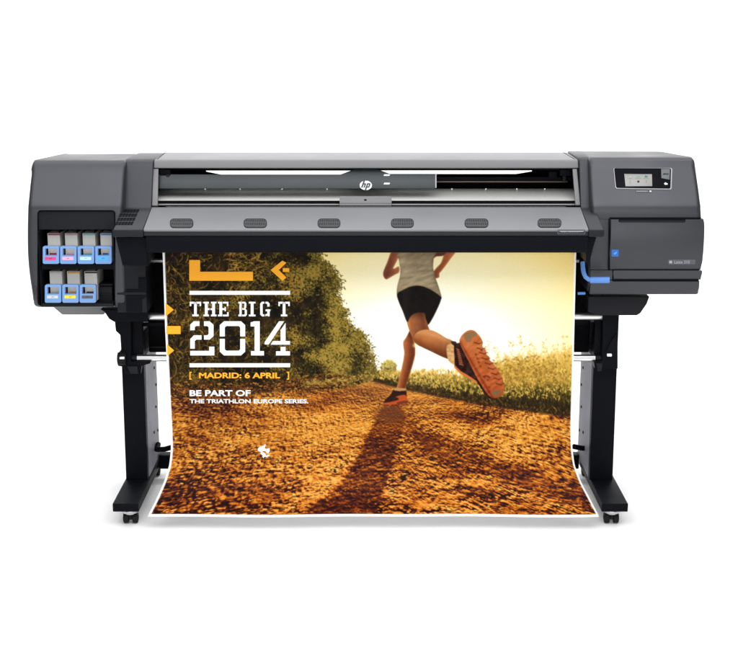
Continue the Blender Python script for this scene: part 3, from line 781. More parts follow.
# dark mount under the right housing, and the small one on the left
mb = MB().plate([(588, 296.4), (649.8, 296.4), (647, 304), (640.5, 313.4), (637, 315.6), (600, 315.6), (588, 312)], V(-.17), .22, 0, 'charcoal', .006, 3)
mb.build('lower_mount', printer)
mb = MB().plate([(100, 309.4), (148, 309.4), (148, 322), (114, 322), (109, 319), (104.4, 312)], V(-.15), .2, 0, 'dark', .004, 3)
mb.build('lower_mount', printer)
mb = MB()
a = at(37, 309.6, .06); b = at(104, 315, .06)
mb.loops([Vector((a.x + .02, .06, a.z + .05)), Vector((b.x, .06, a.z + .05)), Vector((b.x, .06, b.z)), Vector((a.x + .10, .06, b.z))],
         [Vector((a.x + .02, .24, a.z + .05)), Vector((b.x, .24, a.z + .05)), Vector((b.x, .24, b.z)), Vector((a.x + .10, .24, b.z))], 'tray', .006)
mb.build('rear_underside', printer)

# control panel on the leaning face
TP = (TILT_A, TILT_B)
mb = MB().plate([(614.0, 168.4), (671.0, 168.2), (672.2, 169.4), (671.6, 189.0), (670.4, 189.8), (616.4, 189.0), (615.2, 187.4), (613.5, 169.2)], TP, .004, .003, 'bezel_grey', .0015)
panel = mb.build('control_panel', printer)
mb = MB().plate([(614.4, 168.8), (669.9, 168.8), (670.9, 169.8), (670.2, 188.2), (669.4, 189), (617, 188.3), (615.8, 187.2), (614, 169.6)], TP, -.003, .0058, 'glass_black', .001)
mb.build('bezel', panel)
def tilt(off):
    n = normal(*TP); return lambda x, y: on(x, y, *TP) + n * off
mb = MB().plate([(624.0, 174.6), (651.6, 174.9), (651.9, 186.8), (625.2, 187)], TP, -.005, .0066, 'screen', .0003)
mp_ = tilt(.0072)
icon = {c: ink('screen_icon_' + c, v) for c, v in dict(green=(.10, .34, .16), teal=(.03, .16, .19), grey=(.20, .20, .20), black=(.01, .01, .01), pink=(.42, .28, .3)).items()}
for x0, x1, y0, y1, c in ((628.2, 632, 179.0, 179.4, 'grey'), (635, 641, 179.0, 179.4, 'grey'), (643.4, 648.6, 179.0, 179.4, 'grey'), (629.2, 631, 176.6, 178, 'pink'),
                          (636, 639.6, 176.9, 177.8, 'green'), (644.4, 647.2, 176.4, 178.2, 'teal'), (629.4, 630, 180.6, 185, 'grey'), (645.6, 646.4, 180.8, 183.4, 'grey'), (625, 651.6, 174.9, 175.3, 'grey')):
    add_poly(mb, [(x0, y0), (x1, y0), (x1, y1), (x0, y1)], mp_, icon[c])
add_poly(mb, [(638 + 1.2 * math.cos(a), 182.4 + 1.1 * math.sin(a)) for a in np.linspace(0, 6.283, 14, False)], mp_, icon['black'])
mb.build('screen', panel)
mb = MB().plate([(660.8, 169.6), (669.7, 169.6), (669.3, 180.4), (661.1, 178.8)], TP, -.005, .0064, 'button', .0006)
add_poly(mb, [(662.4, 174.6), (664.6, 173.8), (666, 174.4), (668.2, 174), (668.2, 175.6), (665.8, 175.2), (664, 175.6), (662.4, 175.4)], tilt(.007), icon['black'])
mb.build('button', panel)
mb = MB().plate(rrect(662.2, 669.4, 181.6, 188, 2.2), TP, -.005, .0064, 'glass_black', .0006)
add_poly(mb, [(663.6, 184.2), (665.4, 183), (666.2, 184), (667.4, 184.2), (667.2, 185.4), (664.6, 185.6)], tilt(.007), ink('pale_green_sign', (.55, .75, .66)))
mb.build('button', panel)
mb = MB().plate(rrect(635.4, 652.2, 190.4, 192.5, .8), TP, 0, .0012, ink('dark_name_strip', (.06, .062, .068)), .0004)
for k in range(11):
    x = 636.4 + k * 1.05
    add_poly(mb, [(x, 191), (x + .62, 191), (x + .62, 191.9), (x, 191.9)], tilt(.0018), 'label')
add_poly(mb, rrect(649.4, 651.4, 190.8, 192.1, .4), tilt(.0018), ink('pale_dot', (.6, .6, .62)))
mb.build('name_strip', printer)

# ---------------- arms either side of the window
AX = (px_x(113.2, -.41, 1.16), px_x(143.2, -.41, 1.16), px_x(588.8, -.41, 1.16), px_x(603.9, -.41, 1.16))
zt = zz(160, -.12)
TRAY_A = (-.20, zz(207.2, -.20)); TRAY_B = (-.41, zz(229, -.41))
ap = [(.20, zz(152.8, .20)), (-.10, zt + .001), (-.118, zt - .006), (-.125, zt - .018), (-.197, zz(207.6, -.197)), (-.207, zz(209.4, -.207)), (-.41, zz(229, -.41)), (-.416, zz(230.2, -.416)), (-.414, zz(236.6, -.414)),
      (-.405, zz(237.2, -.405)), (-.2, zz(237, -.405)), (.20, 1.16)]
arm_l = MB().profile(ap, AX[0], AX[1], 'arm', .006, 3, 40).build('side_arm', printer)
ra = [(y, z + (.008 if i < 4 else 0)) for i, (y, z) in enumerate(ap)]
arm_r = MB().profile(ra, AX[2], AX[3], 'arm', .006, 3, 40).build('side_arm', printer)
SH = ((-.207, zz(209.4, -.207)), (-.41, zz(229, -.41)))
for k in range(4):
    y0 = 209.6 + k * 4.1; s = k * 1.9
    mb = MB()
    for j in range(6):
        x = 122.2 - s + j * 2.95
        mb.plate([(x, y0), (x + 2.5, y0), (x + 1.0, y0 + 3.2), (x - 1.5, y0 + 3.2)], SH, .0005, .0012, 'dark', .0004)
    mb.build('vent_slots', arm_l)

# ---------------- top cover, window and what shows through it
CX = (AX[1] + .001, AX[2] - .001)
zb_ = zz(168.3, -.115)
cp = [(.20, zz(152.4, .20)), (-.085, zz(159.4, -.085)), (-.100, zz(160.2, -.10)), (-.108, zz(161.4, -.108)), (-.118, zz(168.0, -.118)), (-.112, zb_ - .001), (.195, zb_ - .001)]
cover = MB().profile(cp, CX[0], CX[1], 'cover', .003, 3, 40).build('top_cover', printer)
for a0, a1 in (((165.4, 152.6), (157.2, 159.3)), ((563.4, 152.4), (574.6, 159.2))):
    A, B = (.20, zz(152.4, .20)), (-.085, zz(159.4, -.085))
    MB().plate([(a0[0] - .5, a0[1]), (a0[0] + .5, a0[1]), (a1[0] + .6, a1[1]), (a1[0] - .6, a1[1])], (A, B), .0004, .0006, 'dark', 0).build('seam', cover)
LID_A, LID_B = (-.118, zz(168.3, -.118)), (-.196, zz(206.2, -.196)); LID = (LID_A, LID_B)
INN = ((-.098, zz(168.6, -.098)), (-.165, zz(204, -.165)))           # the smoked cover just behind it
mb = MB()
mb.plate([(153.2, 168.8), (158.4, 168.8), (157.6, 205.6), (152.0, 205.6)], LID, .012, 0, 'cover', .002)
mb.build('window_frame', printer)
mb = MB()
mb.plate([(572.6, 168.8), (577.0, 168.8), (580.2, 205), (575.6, 205)], LID, .012, 0, 'cover', .002)
mb.build('window_frame', printer)
mb = MB()
mb.box(CX[0] - .03, CX[1] + .03, -.195, .19, 1.150, 1.1645, 'black', 0)
mb.box(CX[0] - .03, CX[1] + .03, .180, .188, 1.166, zb_ - .004, 'black', 0)
mb.box(CX[0] + .001, CX[1] - .001, -.06, .18, zb_ - .012, zb_ - .003, 'black', 0)
mb.build('inner_cavity', printer)
# smoked cover with its raised middle
sl = [(157.6, 174.4), (340.5, 174.4), (355, 169), (377, 169), (391.5, 174.4), (434.8, 174.4), (436.2, 175.6), (436.2, 186.4), (434.6, 188.4), (156.8, 188.4)]
mb = MB().plate(sl, INN, .004, 0, 'slate', .001)
smoked = mb.build('smoked_cover', printer)
MB().plate(rrect(435.2, 436.5, 174.2, 188, .4), INN, -.0005, .0012, 'label', .0003).build('edge_trim', smoked)
for y0 in (174.4, 182.9):
    MB().plate([(384.2, y0), (390, y0), (389.4, y0 + 1.6), (383.6, y0 + 1.6)], INN, -.0005, .0012, 'white_ink', .0002).build('white_mark', smoked)
# round emblem with the slanted letters
lg = lambda off: (lambda x, y: on(x, y, *INN) + normal(*INN) * off)
mb = MB()
add_poly(mb, [(365.8 + 6.1 * math.cos(a), 185.6 + 4.7 * math.sin(a)) for a in np.linspace(0, 6.283, 40, False)], lg(.0022), 'white_ink')
def slant(pts, cx=365.8, cy=185.6):
    return [(cx + x - .36 * y, cy + y) for x, y in pts]
for pl_ in ([(-4.0, -5.2), (-2.3, -5.2), (-2.3, 2.4), (-4.0, 2.4)], [(-2.4, -2.0), (-1.0, -2.2), (-.1, -1.5), (-.1, 2.4), (-1.6, 2.4), (-1.6, -.7), (-2.4, -.7)],
            [(.5, -2.2), (2.1, -2.2), (2.1, 5.2), (.5, 5.2)], [(2.1, -2.2), (3.6, -2.2), (4.4, -1.4), (4.4, 1.6), (3.6, 2.4), (2.1, 2.4), (2.1, 1.1), (2.9, 1.0), (2.9, -.8), (2.1, -.9)]):
    add_poly(mb, slant(pl_), lg(.0030), 'slate')
mb.build('logo', smoked)
# light strip, platen, rails
zl = zz(171.6, -.045)
mb = MB()
for xa, xb, y0, y1 in ((206, 352, 170.6, 173.6), (379, 532, 170.4, 173.0)):
    A = (-.052, zz(169.4, -.052)), (-.070, zz(174.6, -.070))
    pts = [(xa, y0), (xb, y0), (xb - (0 if xa < 300 else 16), y1), (xa + (15 if xa < 300 else 0), y1)]
    mb.plate(pts, A, .006, 0, 'led', .0008)
mb.build('light_strip', printer)
PA, PB = (.01, zz(188.6, .01)), (-.168, zz(201.0, -.168))
mb = MB().profile([PA, PB, (PB[0], PB[1] - .008), (PA[0], PA[1] - .008)], CX[0] + .002, CX[1] - .002, 'steel', .001)
mb.build('platen', printer)
MB().profile([(-.1685, zz(200.6, -.1685)), (-.1755, zz(201.2, -.1755)), (-.1755, zz(203.0, -.1755)), (-.1685, zz(203.2, -.1685))], CX[0] + .003, CX[1] - .003, 'black', .0005).build('seal_strip', printer)
mb = MB()
mb.profile([(-.170, zz(203.2, -.170)), (-.176, zz(204.3, -.176)), (-.178, zz(205.2, -.178)), (-.170, zz(205.2, -.170))], px_x(158, -.17, 1.2), px_x(575, -.17, 1.2), 'tray', .0005)
mb.build('front_rail', printer)
mb = MB()
xa, xb = at(436.8, 180, -.0).x, at(572, 180, 0).x
mb.profile([(.01, zz(175.6, .01)), (-.02, zz(177, -.02)), (-.02, zz(181.2, -.02)), (.01, zz(181.6, .01))], xa - .25, xb, 'dark', .002)
mb.profile([(-.021, zz(181.0, -.021)), (-.023, zz(181.3, -.023)), (-.023, zz(182.3, -.023)), (-.012, zz(182.8, -.012))], xa - .25, xb - .02, 'brown', .0005)
mb.build('carriage_rail', printer)
for x in (205, 240, 282, 327, 452, 486, 517, 545):
    a = on(x, 189.4, PA, PB)
    MB().box(a.x - .003, a.x + .003, .0, .008, a.z - .003, a.z + .0035, 'chrome', .001).build('media_clip', printer)
for q_ in ((159.6, 170.4, 169.6, 176.0, -.112, -.06, 'black', .003), (160.4, 164.0, 172.0, 184.0, -.108, -.1, 'charcoal', .002), (166, 169.6, 174.6, 178.6, -.114, -.095, 'charcoal', .002),
           (560, 571, 169.6, 176, -.08, -.04, 'dark', .003), (549, 557, 171.6, 178, -.05, -.02, 'dark', .003), (563, 566, 176, 181, -.06, -.04, 'charcoal', .002)):
    mb = MB(); pbox(mb, *q_); mb.build('lid_hinge', printer)
mb = MB().plate([(340.6, 196.6), (390.6, 196.6), (391.6, 197.6), (391.6, 205.8), (339.6, 205.8), (339.6, 197.6)], LID, .006, .004, 'cover', .0012)
latch = mb.build('latch_plate', printer)
mb = MB()
add_poly(mb, [(365.4 + 1.4 * math.cos(a), 200.4 + .9 * math.sin(a)) for a in np.linspace(0, 6.283, 20, False)], lambda x, y: on(x, y, *LID) + normal(*LID) * .0046, 'dark')
add_poly(mb, [(339.8, 203.6), (391.4, 203.6), (391.4, 204.0), (339.8, 204.0)], lambda x, y: on(x, y, *LID) + normal(*LID) * .0046, 'arm')
mb.build('latch_button', latch)

# ---------------- front tray with six vents
TX0 = [px_x(150.6, -.2, 1.21), px_x(143.4, -.41, 1.16)]; TX1 = [px_x(581.0, -.2, 1.21), px_x(588.6, -.41, 1.16)]
x0s, x1s = AX[1] + .0015, AX[2] - .0015
mb = MB().profile([TRAY_A, TRAY_B, (TRAY_B[0] - .002, TRAY_B[1] - .003), (TRAY_B[0], TRAY_B[1] - .010), (TRAY_A[0], TRAY_A[1] - .014)], x0s, x1s, 'tray', .0015)
tray = mb.build('front_tray', printer)
TR = (TRAY_A, TRAY_B)
for x0, x1, dy in ((169.3, 194, 0), (243, 267.5, -.3), (317, 341, -.6), (390.4, 414.4, -.9), (464, 489, -1.2), (537, 562, -1.5)):
    mb = MB().plate(rrect(x0 + .6, x1 - .6, 218.8, 228.2 + dy * .2, 3.8), TR, .0005, .0014, 'charcoal', .0006)
    mb.plate(rrect(x0 + 1.1, x1 - 1.1, 219.4, 227.6 + dy * .2, 3.4), TR, -.0012, .0020, 'vent', .0002)
    mb.build('vent', tray)
mb = MB().box(x0s, x1s, -.412, -.38, zz(236.0, -.412), TRAY_B[1] - .0105, ink('front_lip_plastic', (.010, .0105, .014)), .003)
lip = mb.build('front_lip', printer)
for arm_, xa, xb in ((arm_l, AX[0], AX[1]), (arm_r, AX[2], AX[3])):
    MB().box(xa - .001, xb + .001, -.419, -.39, zz(236.9, -.419), zz(230.0, -.419), 'nose_shade', .005, 3).build('nose_shade', arm_)  # dark cap paints the shaded upright end of the arm
mb = MB().profile([(-.408, zz(236.3, -.408)), (-.404, zz(250.5, -.404)), (-.398, zz(252.4, -.398)), (-.385, zz(252.7, -.385)), (-.37, zz(250.5, -.37)), (-.37, zz(236.3, -.408))], px_x(146, -.41, 1.1), px_x(588, -.41, 1.1), 'dark', .002)
mb.build('front_panel', printer)
fl = face(-.4127)
mb = MB()
o_ = rrect(557.6, 585.2, 229.5, 234.2, .8, 3); i_ = rrect(558.4, 584.4, 230.2, 233.6, .5, 3)
lab = ink('badge_outline', (.085, .09, .10))
for k in range(len(o_)):
    j = (k + 1) % len(o_); add_poly(mb, [o_[k], o_[j], i_[j], i_[k]], fl, lab)
add_poly(mb, [(559.6, 231.2), (583.4, 231.2), (583.4, 232.0), (559.6, 232.0)], fl, 'label')
for x, w in ((559.6, .5), (567.3, .5), (561.8, .8), (564.4, .8), (569.6, .7), (572, .7), (574.2, .7), (576.6, .7)):
    add_poly(mb, [(x, 230.6 if w == .5 else 232.0), (x + w, 230.6 if w == .5 else 232.0), (x + w, 232.9), (x, 232.9)], fl, lab)
mb.build('badge', lip)

# blocks under the arms and the stepped panels behind
mb = MB()
for pts in ([(115.4, 237.4), (146.6, 237.4), (147.2, 252), (147.2, 265.8), (122.6, 265.8)],):
    A = V(-.385); mb.plate(pts, A, .20, 0, 'dark', .005, 3)
mb.build('arm_support', printer)
mb = MB().plate([(586, 237.2), (596.6, 237.2), (593.8, 246), (589.6, 263), (586, 263)], V(-.385), .20, 0, 'dark', .005, 3)
mb.build('arm_support', printer)
mb = MB(); pbox(mb, 115.6, 147, 262, 312.5, FY + .006, -.02, 'charcoal', .003); 
left_panel = mb.build('inner_side_panel', printer)
mb = MB().plate([(126.4, 289.2), (138.6, 289.2), (138.6, 277.4), (147, 277.4), (147, 296), (142, 299), (142, 311.8), (126.4, 311.8)], V(FY + .006), .004, .006, 'dark', .003, 3)
mb.build('stepped_cover', left_panel)
mb = MB(); pbox(mb, 116.4, 146.6, 292.0, 295.2, FY - .0006, FY + .02, 'charcoal', .004); mb.build('highlight_band', left_panel)  # shaped strip stands in for the highlight across the panel

# beams, rollers and bars
mb = MB().box(-.884, .884, .01, .19, zz(352.6, .01), 1.15, 'black', .006)
mb.build('support_beam', printer)
for q_ in ((133, 170, 322.6, 326.6, .0, .02, 'dark', .003), (150, 170, 346.6, 348.0, .0, .02, 'charcoal', .001), (568, 595, 320.6, 325, .0, .02, 'dark', .003), (590, 598, 322, 350, -.02, .02, 'dark', .003)):
    mb = MB(); pbox(mb, *q_); mb.build('beam_bracket', printer)
def bar(py, pxa, pxb, r, y, capl, capr, name, rc):
    z = zz(py, y)
    o = MB().cyl((px_x(pxa, y, z), y, z), (px_x(pxb, y, z), y, z), r, 'alu', 40, .0015).build(name, printer)
    for a, b in (capl, capr):
        MB().cyl((px_x(a, y, z), y, z), (px_x(b, y, z), y, z), rc, 'charcoal', 32, .003).build('end_cap', o)
    return o
bar(316.2, 127.4, 604, .0150, -.10, (114.4, 127.2), (604.2, 617.4), 'roller_bar', .0125)
bar(358.0, 137.2, 595, .0140, -.10, (130.5, 137), (595.2, 603), 'roller_bar', .0115)
z = zz(260.6, -.10)
MB().cyl((px_x(150.5, -.10, z), -.10, z), (px_x(579, -.10, z), -.10, z), .0085, 'alu', 32, .001).build('feed_roller', printer)

# ---------------- blue levers on the right
z0 = at(588, 280, -.30)
mb = MB().tube([at(582.6, 262, -.27), at(583.0, 268, -.28), at(583.8, 273, -.295), at(585.6, 277, -.305), at(588.6, 279.4, -.31), at(592, 280.0, -.31), at(600, 280.0, -.31)], .0082, 'lever')
mb.tube([at(590, 280, -.31), at(595, 280, -.312), at(609.2, 280.0, -.312)], .0118, 'lever', 20)
mb.build('lever', printer)
mb = MB().tube([at(577.6, 293.4, -.20), at(585.2, 293.2, -.20)], .0055, 'lever')
mb.build('lever', printer, 'small lower blue lever')

# ---------------- legs
def leg(s):
    """s = -1 left, 1 right; pixel columns measured on either side"""
    L = s < 0
    xo, xi = (-.9785, -.8905) if L else (.9815, .8875)
    zf = .0955                                                    # top of the foot
    ux = (xo + .0, xi) if L else (xi, xo)
    mb = MB()
    # folded sheet-steel column: black front with lighter inner flank
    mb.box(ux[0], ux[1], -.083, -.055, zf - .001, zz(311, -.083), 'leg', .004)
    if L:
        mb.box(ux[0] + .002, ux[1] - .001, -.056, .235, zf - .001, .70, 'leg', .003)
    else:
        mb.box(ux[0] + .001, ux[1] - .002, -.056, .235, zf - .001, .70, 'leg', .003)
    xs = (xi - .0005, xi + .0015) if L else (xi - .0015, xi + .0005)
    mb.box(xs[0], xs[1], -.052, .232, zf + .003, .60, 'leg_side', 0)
    lg_ = mb.build('leg', printer)
    # bolts on the inner flank
    for (y, z) in ((.16, .50), (.19, .42), (.10, .24), (.20, .22), (.17, .33)):
        mb = MB(); q = xi + (.001 if L else -.001)
        mb.cyl((q, y, z), (q + (.004 if L else -.004), y, z), .006, 'dark', 12, .001); mb.build('bolt', lg_)
    # foot
    fx = (at(112.4, 504, -.37).x, at(138.4, 504, -.37).x) if L else (at(602, 504, -.37).x, at(628.2, 504, -.37).x)
    zb = zz(512.2, -.37)
    mb = MB()
    mb.profile([(-.37, zf), (-.37, zb + .006), (-.366, zb), (.30, zb), (.30, zf)], fx[0], fx[1], 'leg', .004, 3)
    ft = mb.build('foot', lg_)
    # castors: zinc swivel plate and twin black wheels
    cx = (fx[0] + fx[1]) / 2 + (.010 if L else -.004)
    for y in (-.325, .255):
        mb = MB()
        mb.cyl((cx, y, zb - .001), (cx, y, zb - .0075), .038, 'chrome', 32, .002)
        mb.cyl((cx, y, zb - .0070), (cx, y, zb - .015), .031, 'chrome', 28, .003)
        mb.cyl((cx, y, zb - .0145), (cx, y, zb - .021), .020, 'chrome', 28, .002)
        mb.box(cx - .006, cx + .006, y - .012, y + .016, .018, zb - .016, 'rubber', .002)
        for k in (-1, 1):
            mb.cyl((cx + k * .007, y + .006, .0225), (cx + k * .028, y + .006, .0225), .0220, 'rubber', 32, .005)
            mb.cyl((cx + k * .0275, y + .006, .0225), (cx + k * .0295, y + .006, .0225), .010, 'dark', 20, .001)
        mb.build('castor', lg_)
    return lg_
leg_l = leg(-1); leg_r = leg(1)
# bar holders at the top of the legs
mb = MB().plate([(114.2, 317.6), (131, 317.6), (131, 361.6), (150, 361.6), (150.4, 363.6), (141.4, 366), (140.6, 374.2), (126.4, 374.4), (122.8, 367), (117.6, 366), (117.4, 354), (121, 351), (120, 335), (115.6, 331)], V(-.125), .10, 0, 'leg', .004, 3)
mb.build('bar_holder', leg_l)
z = zz(358.6, -.13)
mb = MB().cyl((px_x(117.8, -.13, z), -.13, z), (px_x(126.4, -.13, z), -.13, z), .0255, 'rubber', 32, .004)
mb.box(px_x(119.6, -.155, z), px_x(124.6, -.155, z), -.158, -.150, z + .004, z + .014, 'alu', .002)  # bright metal chip stands in for the highlight on the knob
mb.build('clamp_knob', leg_l)
mb = MB().plate([(127, 366), (137.6, 366), (138.6, 373.6), (131, 373.6)], V(-.127), 0, .006, 'charcoal', .003)
mb.build('clamp_block', leg_l)
mb = MB().plate([(603, 314.4), (617.9, 314.4), (617.9, 369), (595, 369), (594, 362), (602, 361)], V(-.125), .10, 0, 'leg', .004, 3)
mb.plate([(605.2, 352), (611, 340), (616.4, 333), (616.4, 350), (612, 356)], V(-.125), 0, .008, 'dark', .004)
mb.build('bar_holder', leg_r)
mb = MB().plate(rrect(606.4, 611.4, 352.8, 355.8, .8), V(-.127), 0, .014, 'alu', .002)
mb.build('clamp_knob', leg_r)
mb = MB().plate([(596, 363), (602.4, 363), (601.4, 371), (597.6, 371)], V(-.127), 0, .006, 'charcoal', .003)
mb.build('clamp_block', leg_r)
# rear cross bar and pedal stubs
mb = MB().box(-.885, .885, .18, .235, .055, .115, 'leg', .004)
mb.build('cross_bar', printer)
for a, b in (((157, 449.6), (172.4, 447)), ((590.5, 448), (574, 446.6))):
    p = at(*a, .10); q = at(*b, .02)
    mb = MB().tube([p + Vector((0, .04, .012)), p, (p + q) / 2 + Vector((0, 0, -.004)), q], .011, 'leg', 12)
    mb.build('bar_stop', printer)

# ================================================================ INK CARTRIDGES
inks = [  # label, handle x, row, ink strip, chip, label plate
    ('blue handled ink cartridge with crimson strip and magenta tag, leftmost of the upper row', 42.6, 0, (.30, .012, .06), (.42, .01, .09), (.72, .055, .20)),
    ('blue handled ink cartridge with dull rose strip and pink tag, second in the upper row', 60.0, 0, (.36, .20, .25), (.72, .32, .42), (.80, .40, .56)),
    ('blue handled ink cartridge with green strip and pale aqua tag, third in the upper row', 77.7, 0, (.11, .38, .34), (.16, .45, .46), (.50, .80, .84)),
    ('blue handled ink cartridge with blue strip and cyan tag, rightmost of the upper row', 95.1, 0, (.045, .16, .46), (.01, .13, .46), (.06, .42, .78)),
    ('blue handled ink cartridge with plain strip and grey green tag, leftmost of the lower row', 44.7, 1, (.40, .40, .38), (.42, .42, .40), (.52, .60, .56)),
    ('blue handled ink cartridge with amber strip and yellow tag, middle of the lower row', 62.2, 1, (.55, .25, .02), (.62, .26, .02), (.86, .66, .03)),
    ('blue handled ink cartridge with black strip and dark grey tag, beside the empty slot', 79.5, 1, (.008, .008, .009), (.010, .010, .012), (.10, .095, .095)),
]
for lab_, hx, row, c1, c2, c3 in inks:
    hy0, hy1 = ((246.4, 264.4), (284.9, 303.3))[row]
    HY = FY - .012; KY = FY + .045
    base = at(hx + 8.2, hy1, FY); base.y = -.2
    ct = thing('ink_cartridge', lab_, 'ink cartridge', base, 'ink cartridges in the two bays')
    cx0, cx1 = (hx + 4.6, hx + 18.6); cy0 = (233.2, 271.2)[row]
    if hx > 90 and row == 0:
        cx0, cx1 = hx + 5.0, hx + 17.6
    top = at(cx0, cy0, KY); bot = at(cx1, hy1 - 1.2, KY)
    MB().box(top.x, bot.x, KY, KY + .135, base.z + .003, top.z, 'carton', .0025).build('carton', ct)
    m1, m2, m3 = (ink('%s_ink' % n, c) for n, c in (('strip', c1), ('chip', c2), ('tag', c3)))
    mb = MB().plate([(cx0 + .8, cy0 + .6), (cx1 - .8, cy0 + .6), (cx1 - .8, cy0 + 2.0), (cx0 + .8, cy0 + 2.0)], V(KY), .0005, .0012, m1, .0003); mb.build('colour_strip', ct)
    q0 = hy0 + 6.6
    mb = MB().plate([(cx0 + 2.6, q0), (cx1 - 4.6, q0), (cx1 - 4.6, q0 + 2.4), (cx0 + 2.6, q0 + 2.4)], V(KY), .0005, .0012, m2, .0003); mb.build('ink_chip', ct)
    ou = rrect(hx, hx + 16.4, hy0, hy1 - .4, 1.6, 4); inn = rrect(hx + 2.7, hx + 14.2, hy0 + 2.2, hy0 + 9.2, .5, 4)
    P = lambda q_: [at(x, y, HY) for x, y in q_]
    mb = MB().ring(P(ou), P(inn), Vector((0, .022, 0)), 'blue', .0022)
    h = mb.build('handle', ct)
    mb = MB().plate(rrect(hx + 2.3, hx + 13.4, hy0 + 10.6, hy0 + 13.6, .4), V(HY), .0005, .0010, m3, .0003)
    add_poly(mb, [(hx + 6.6, hy0 + 11.8), (hx + 9.4, hy0 + 11.4), (hx + 9.4, hy0 + 12.3), (hx + 6.6, hy0 + 12.7)], face(HY - .0014), ink('tag_mark', tuple(v * .55 for v in c3)))
    mb.build('tag', h)

# ================================================================ THE PRINT
def sheet_y(py):
    s = np.clip((py - 438) / (516.5 - 438), 0, 1.05)
    return -.23 - .17 * s ** 2.2
def ripple(x, py):
    s = np.clip((py - 415) / 100, 0, 1)
    return s * (.0045 * np.sin(5.3 * x + .7) + .0028 * np.sin(11.7 * x + 2.1 + s))
pic = paint_print()
nh, nw = pic.shape[:2]
rowpx = PY0 + (np.arange(nh) + .5) / nh * (PY1 - PY0)
rowpx[0] = 246.0                                      # runs on up behind the tray
colu = np.arange(nw) / (nw - 1)
l = np.interp(rowpx, ROWS, EDGE_L); r = np.interp(rowpx, ROWS, EDGE_R)
k = np.hanning(25); k /= k.sum()
l = np.convolve(np.pad(l, 12, 'edge'), k, 'valid'); r = np.convolve(np.pad(r, 12, 'edge'), k, 'valid')
yy = sheet_y(rowpx)
b = (333.0 - rowpx) / F
dy = math.cos(TILT) + b * math.sin(TILT); dz = -math.sin(TILT) + b * math.cos(TILT)
tt = (yy - CAM_Y) / dy
zrow = CAM_Z + tt * dz
pxs = l[:, None] + (r - l)[:, None] * colu[None]
co = np.empty((nh, nw, 3)); co[..., 0] = (pxs - 369.0) / F * tt[:, None]; co[..., 1] = yy[:, None] + ripple(co[..., 0], rowpx[:, None]); co[..., 2] = zrow[:, None]
org = Vector((0, -.15, .06))
co -= np.array(org)
idx = np.arange(nh * nw).reshape(nh, nw)
quads = np.stack([idx[:-1, :-1], idx[1:, :-1], idx[1:, 1:], idx[:-1, 1:]], -1).reshape(-1, 4)
me = bpy.data.meshes.new('printed_banner')
me.vertices.add(nh * nw); me.vertices.foreach_set('co', co.reshape(-1).astype(np.float32))
me.loops.add(quads.size); me.loops.foreach_set('vertex_index', quads.reshape(-1).astype(np.int32))
me.polygons.add(len(quads)); me.polygons.foreach_set('loop_start', (np.arange(len(quads)) * 4).astype(np.int32))
me.polygons.foreach_set('loop_total', np.full(len(quads), 4, np.int32))
me.update(calc_edges=True); me.validate()
me.shade_smooth()
s_ = pic / 255.0
lin = np.where(s_ <= .04045, s_ / 12.92, ((s_ + .055) / 1.055) ** 2.4) * .93
ca = me.color_attributes.new('ink', 'FLOAT_COLOR', 'POINT')
rgba = np.ones((nh * nw, 4), np.float32); rgba[:, :3] = lin.reshape(-1, 3)
ca.data.foreach_set('color', rgba.reshape(-1))
m = bpy.data.materials.new('printed_vinyl'); m.use_nodes = True; nt = m.node_tree; bs = nt.nodes['Principled BSDF']
bs.inputs['Roughness'].default_value = .5; bs.inputs['Specular IOR Level'].default_value = .06
at_ = nt.nodes.new('ShaderNodeVertexColor'); at_.layer_name = 'ink'
ge = nt.nodes.new('ShaderNodeNewGeometry'); mx = nt.nodes.new('ShaderNodeMix'); mx.data_type = 'RGBA'
nt.links.new(ge.outputs['Backfacing'], mx.inputs['Factor']); nt.links.new(at_.outputs['Color'], mx.inputs['A'])
mx.inputs['B'].default_value = (.85, .85, .85, 1)                     # unprinted back of the sheet
nt.links.new(mx.outputs['Result'], bs.inputs['Base Color'])
nz = nt.nodes.new('ShaderNodeTexNoise'); nz.inputs['Scale'].default_value = 500; bp = nt.nodes.new('ShaderNodeBump'); bp.inputs['Strength'].default_value = .05; bp.inputs['Distance'].default_value = .001
tc = nt.nodes.new('ShaderNodeTexCoord'); nt.links.new(tc.outputs['Object'], nz.inputs['Vector'])
nt.links.new(nz.outputs['Fac'], bp.inputs['Height']); nt.links.new(bp.outputs[0], bs.inputs['Normal'])
me.materials.append(m)
banner = bpy.data.objects.new('printed_banner', me); COL.objects.link(banner); banner.location = org
banner['label'] = 'printed banner of a runner on a dirt path hanging from the printer to the floor'; banner['category'] = 'banner'

def paper(x, y):
    p_ = at(x, y, float(sheet_y(y)))
    return p_ + Vector((0, float(ripple(p_.x, y)) - .0007, 0)) - org
mb = MB()
OR, WH = 'orange_ink', 'white_ink'
for pts in ([(189.3, 260), (200.1, 260), (200.1, 271.7), (253, 271.7), (253, 280.7), (189.3, 280.7)],
            [(270.6, 270), (282.4, 260.6), (286.4, 262.8), (278.8, 270), (286.4, 277.4), (282.4, 280.8)], [(282.8, 268.2), (289.2, 268.2), (289.2, 271.8), (282.8, 271.8)],
            [(165.6, 303.0), (173.8, 309.7), (165.6, 316.4)], [(166.4, 326), (180.6, 326), (180.6, 334), (166.4, 334)], [(167.0, 344.2), (174.2, 350.4), (167.4, 356)]):
    add_poly(mb, pts, paper, OR)
for y0 in (290.8, 363.2):
    add_poly(mb, [(189.5, y0), (290.2, y0), (290.2, y0 + 4), (189.5, y0 + 4)], paper, WH)
mb.build('graphic_bars', banner)

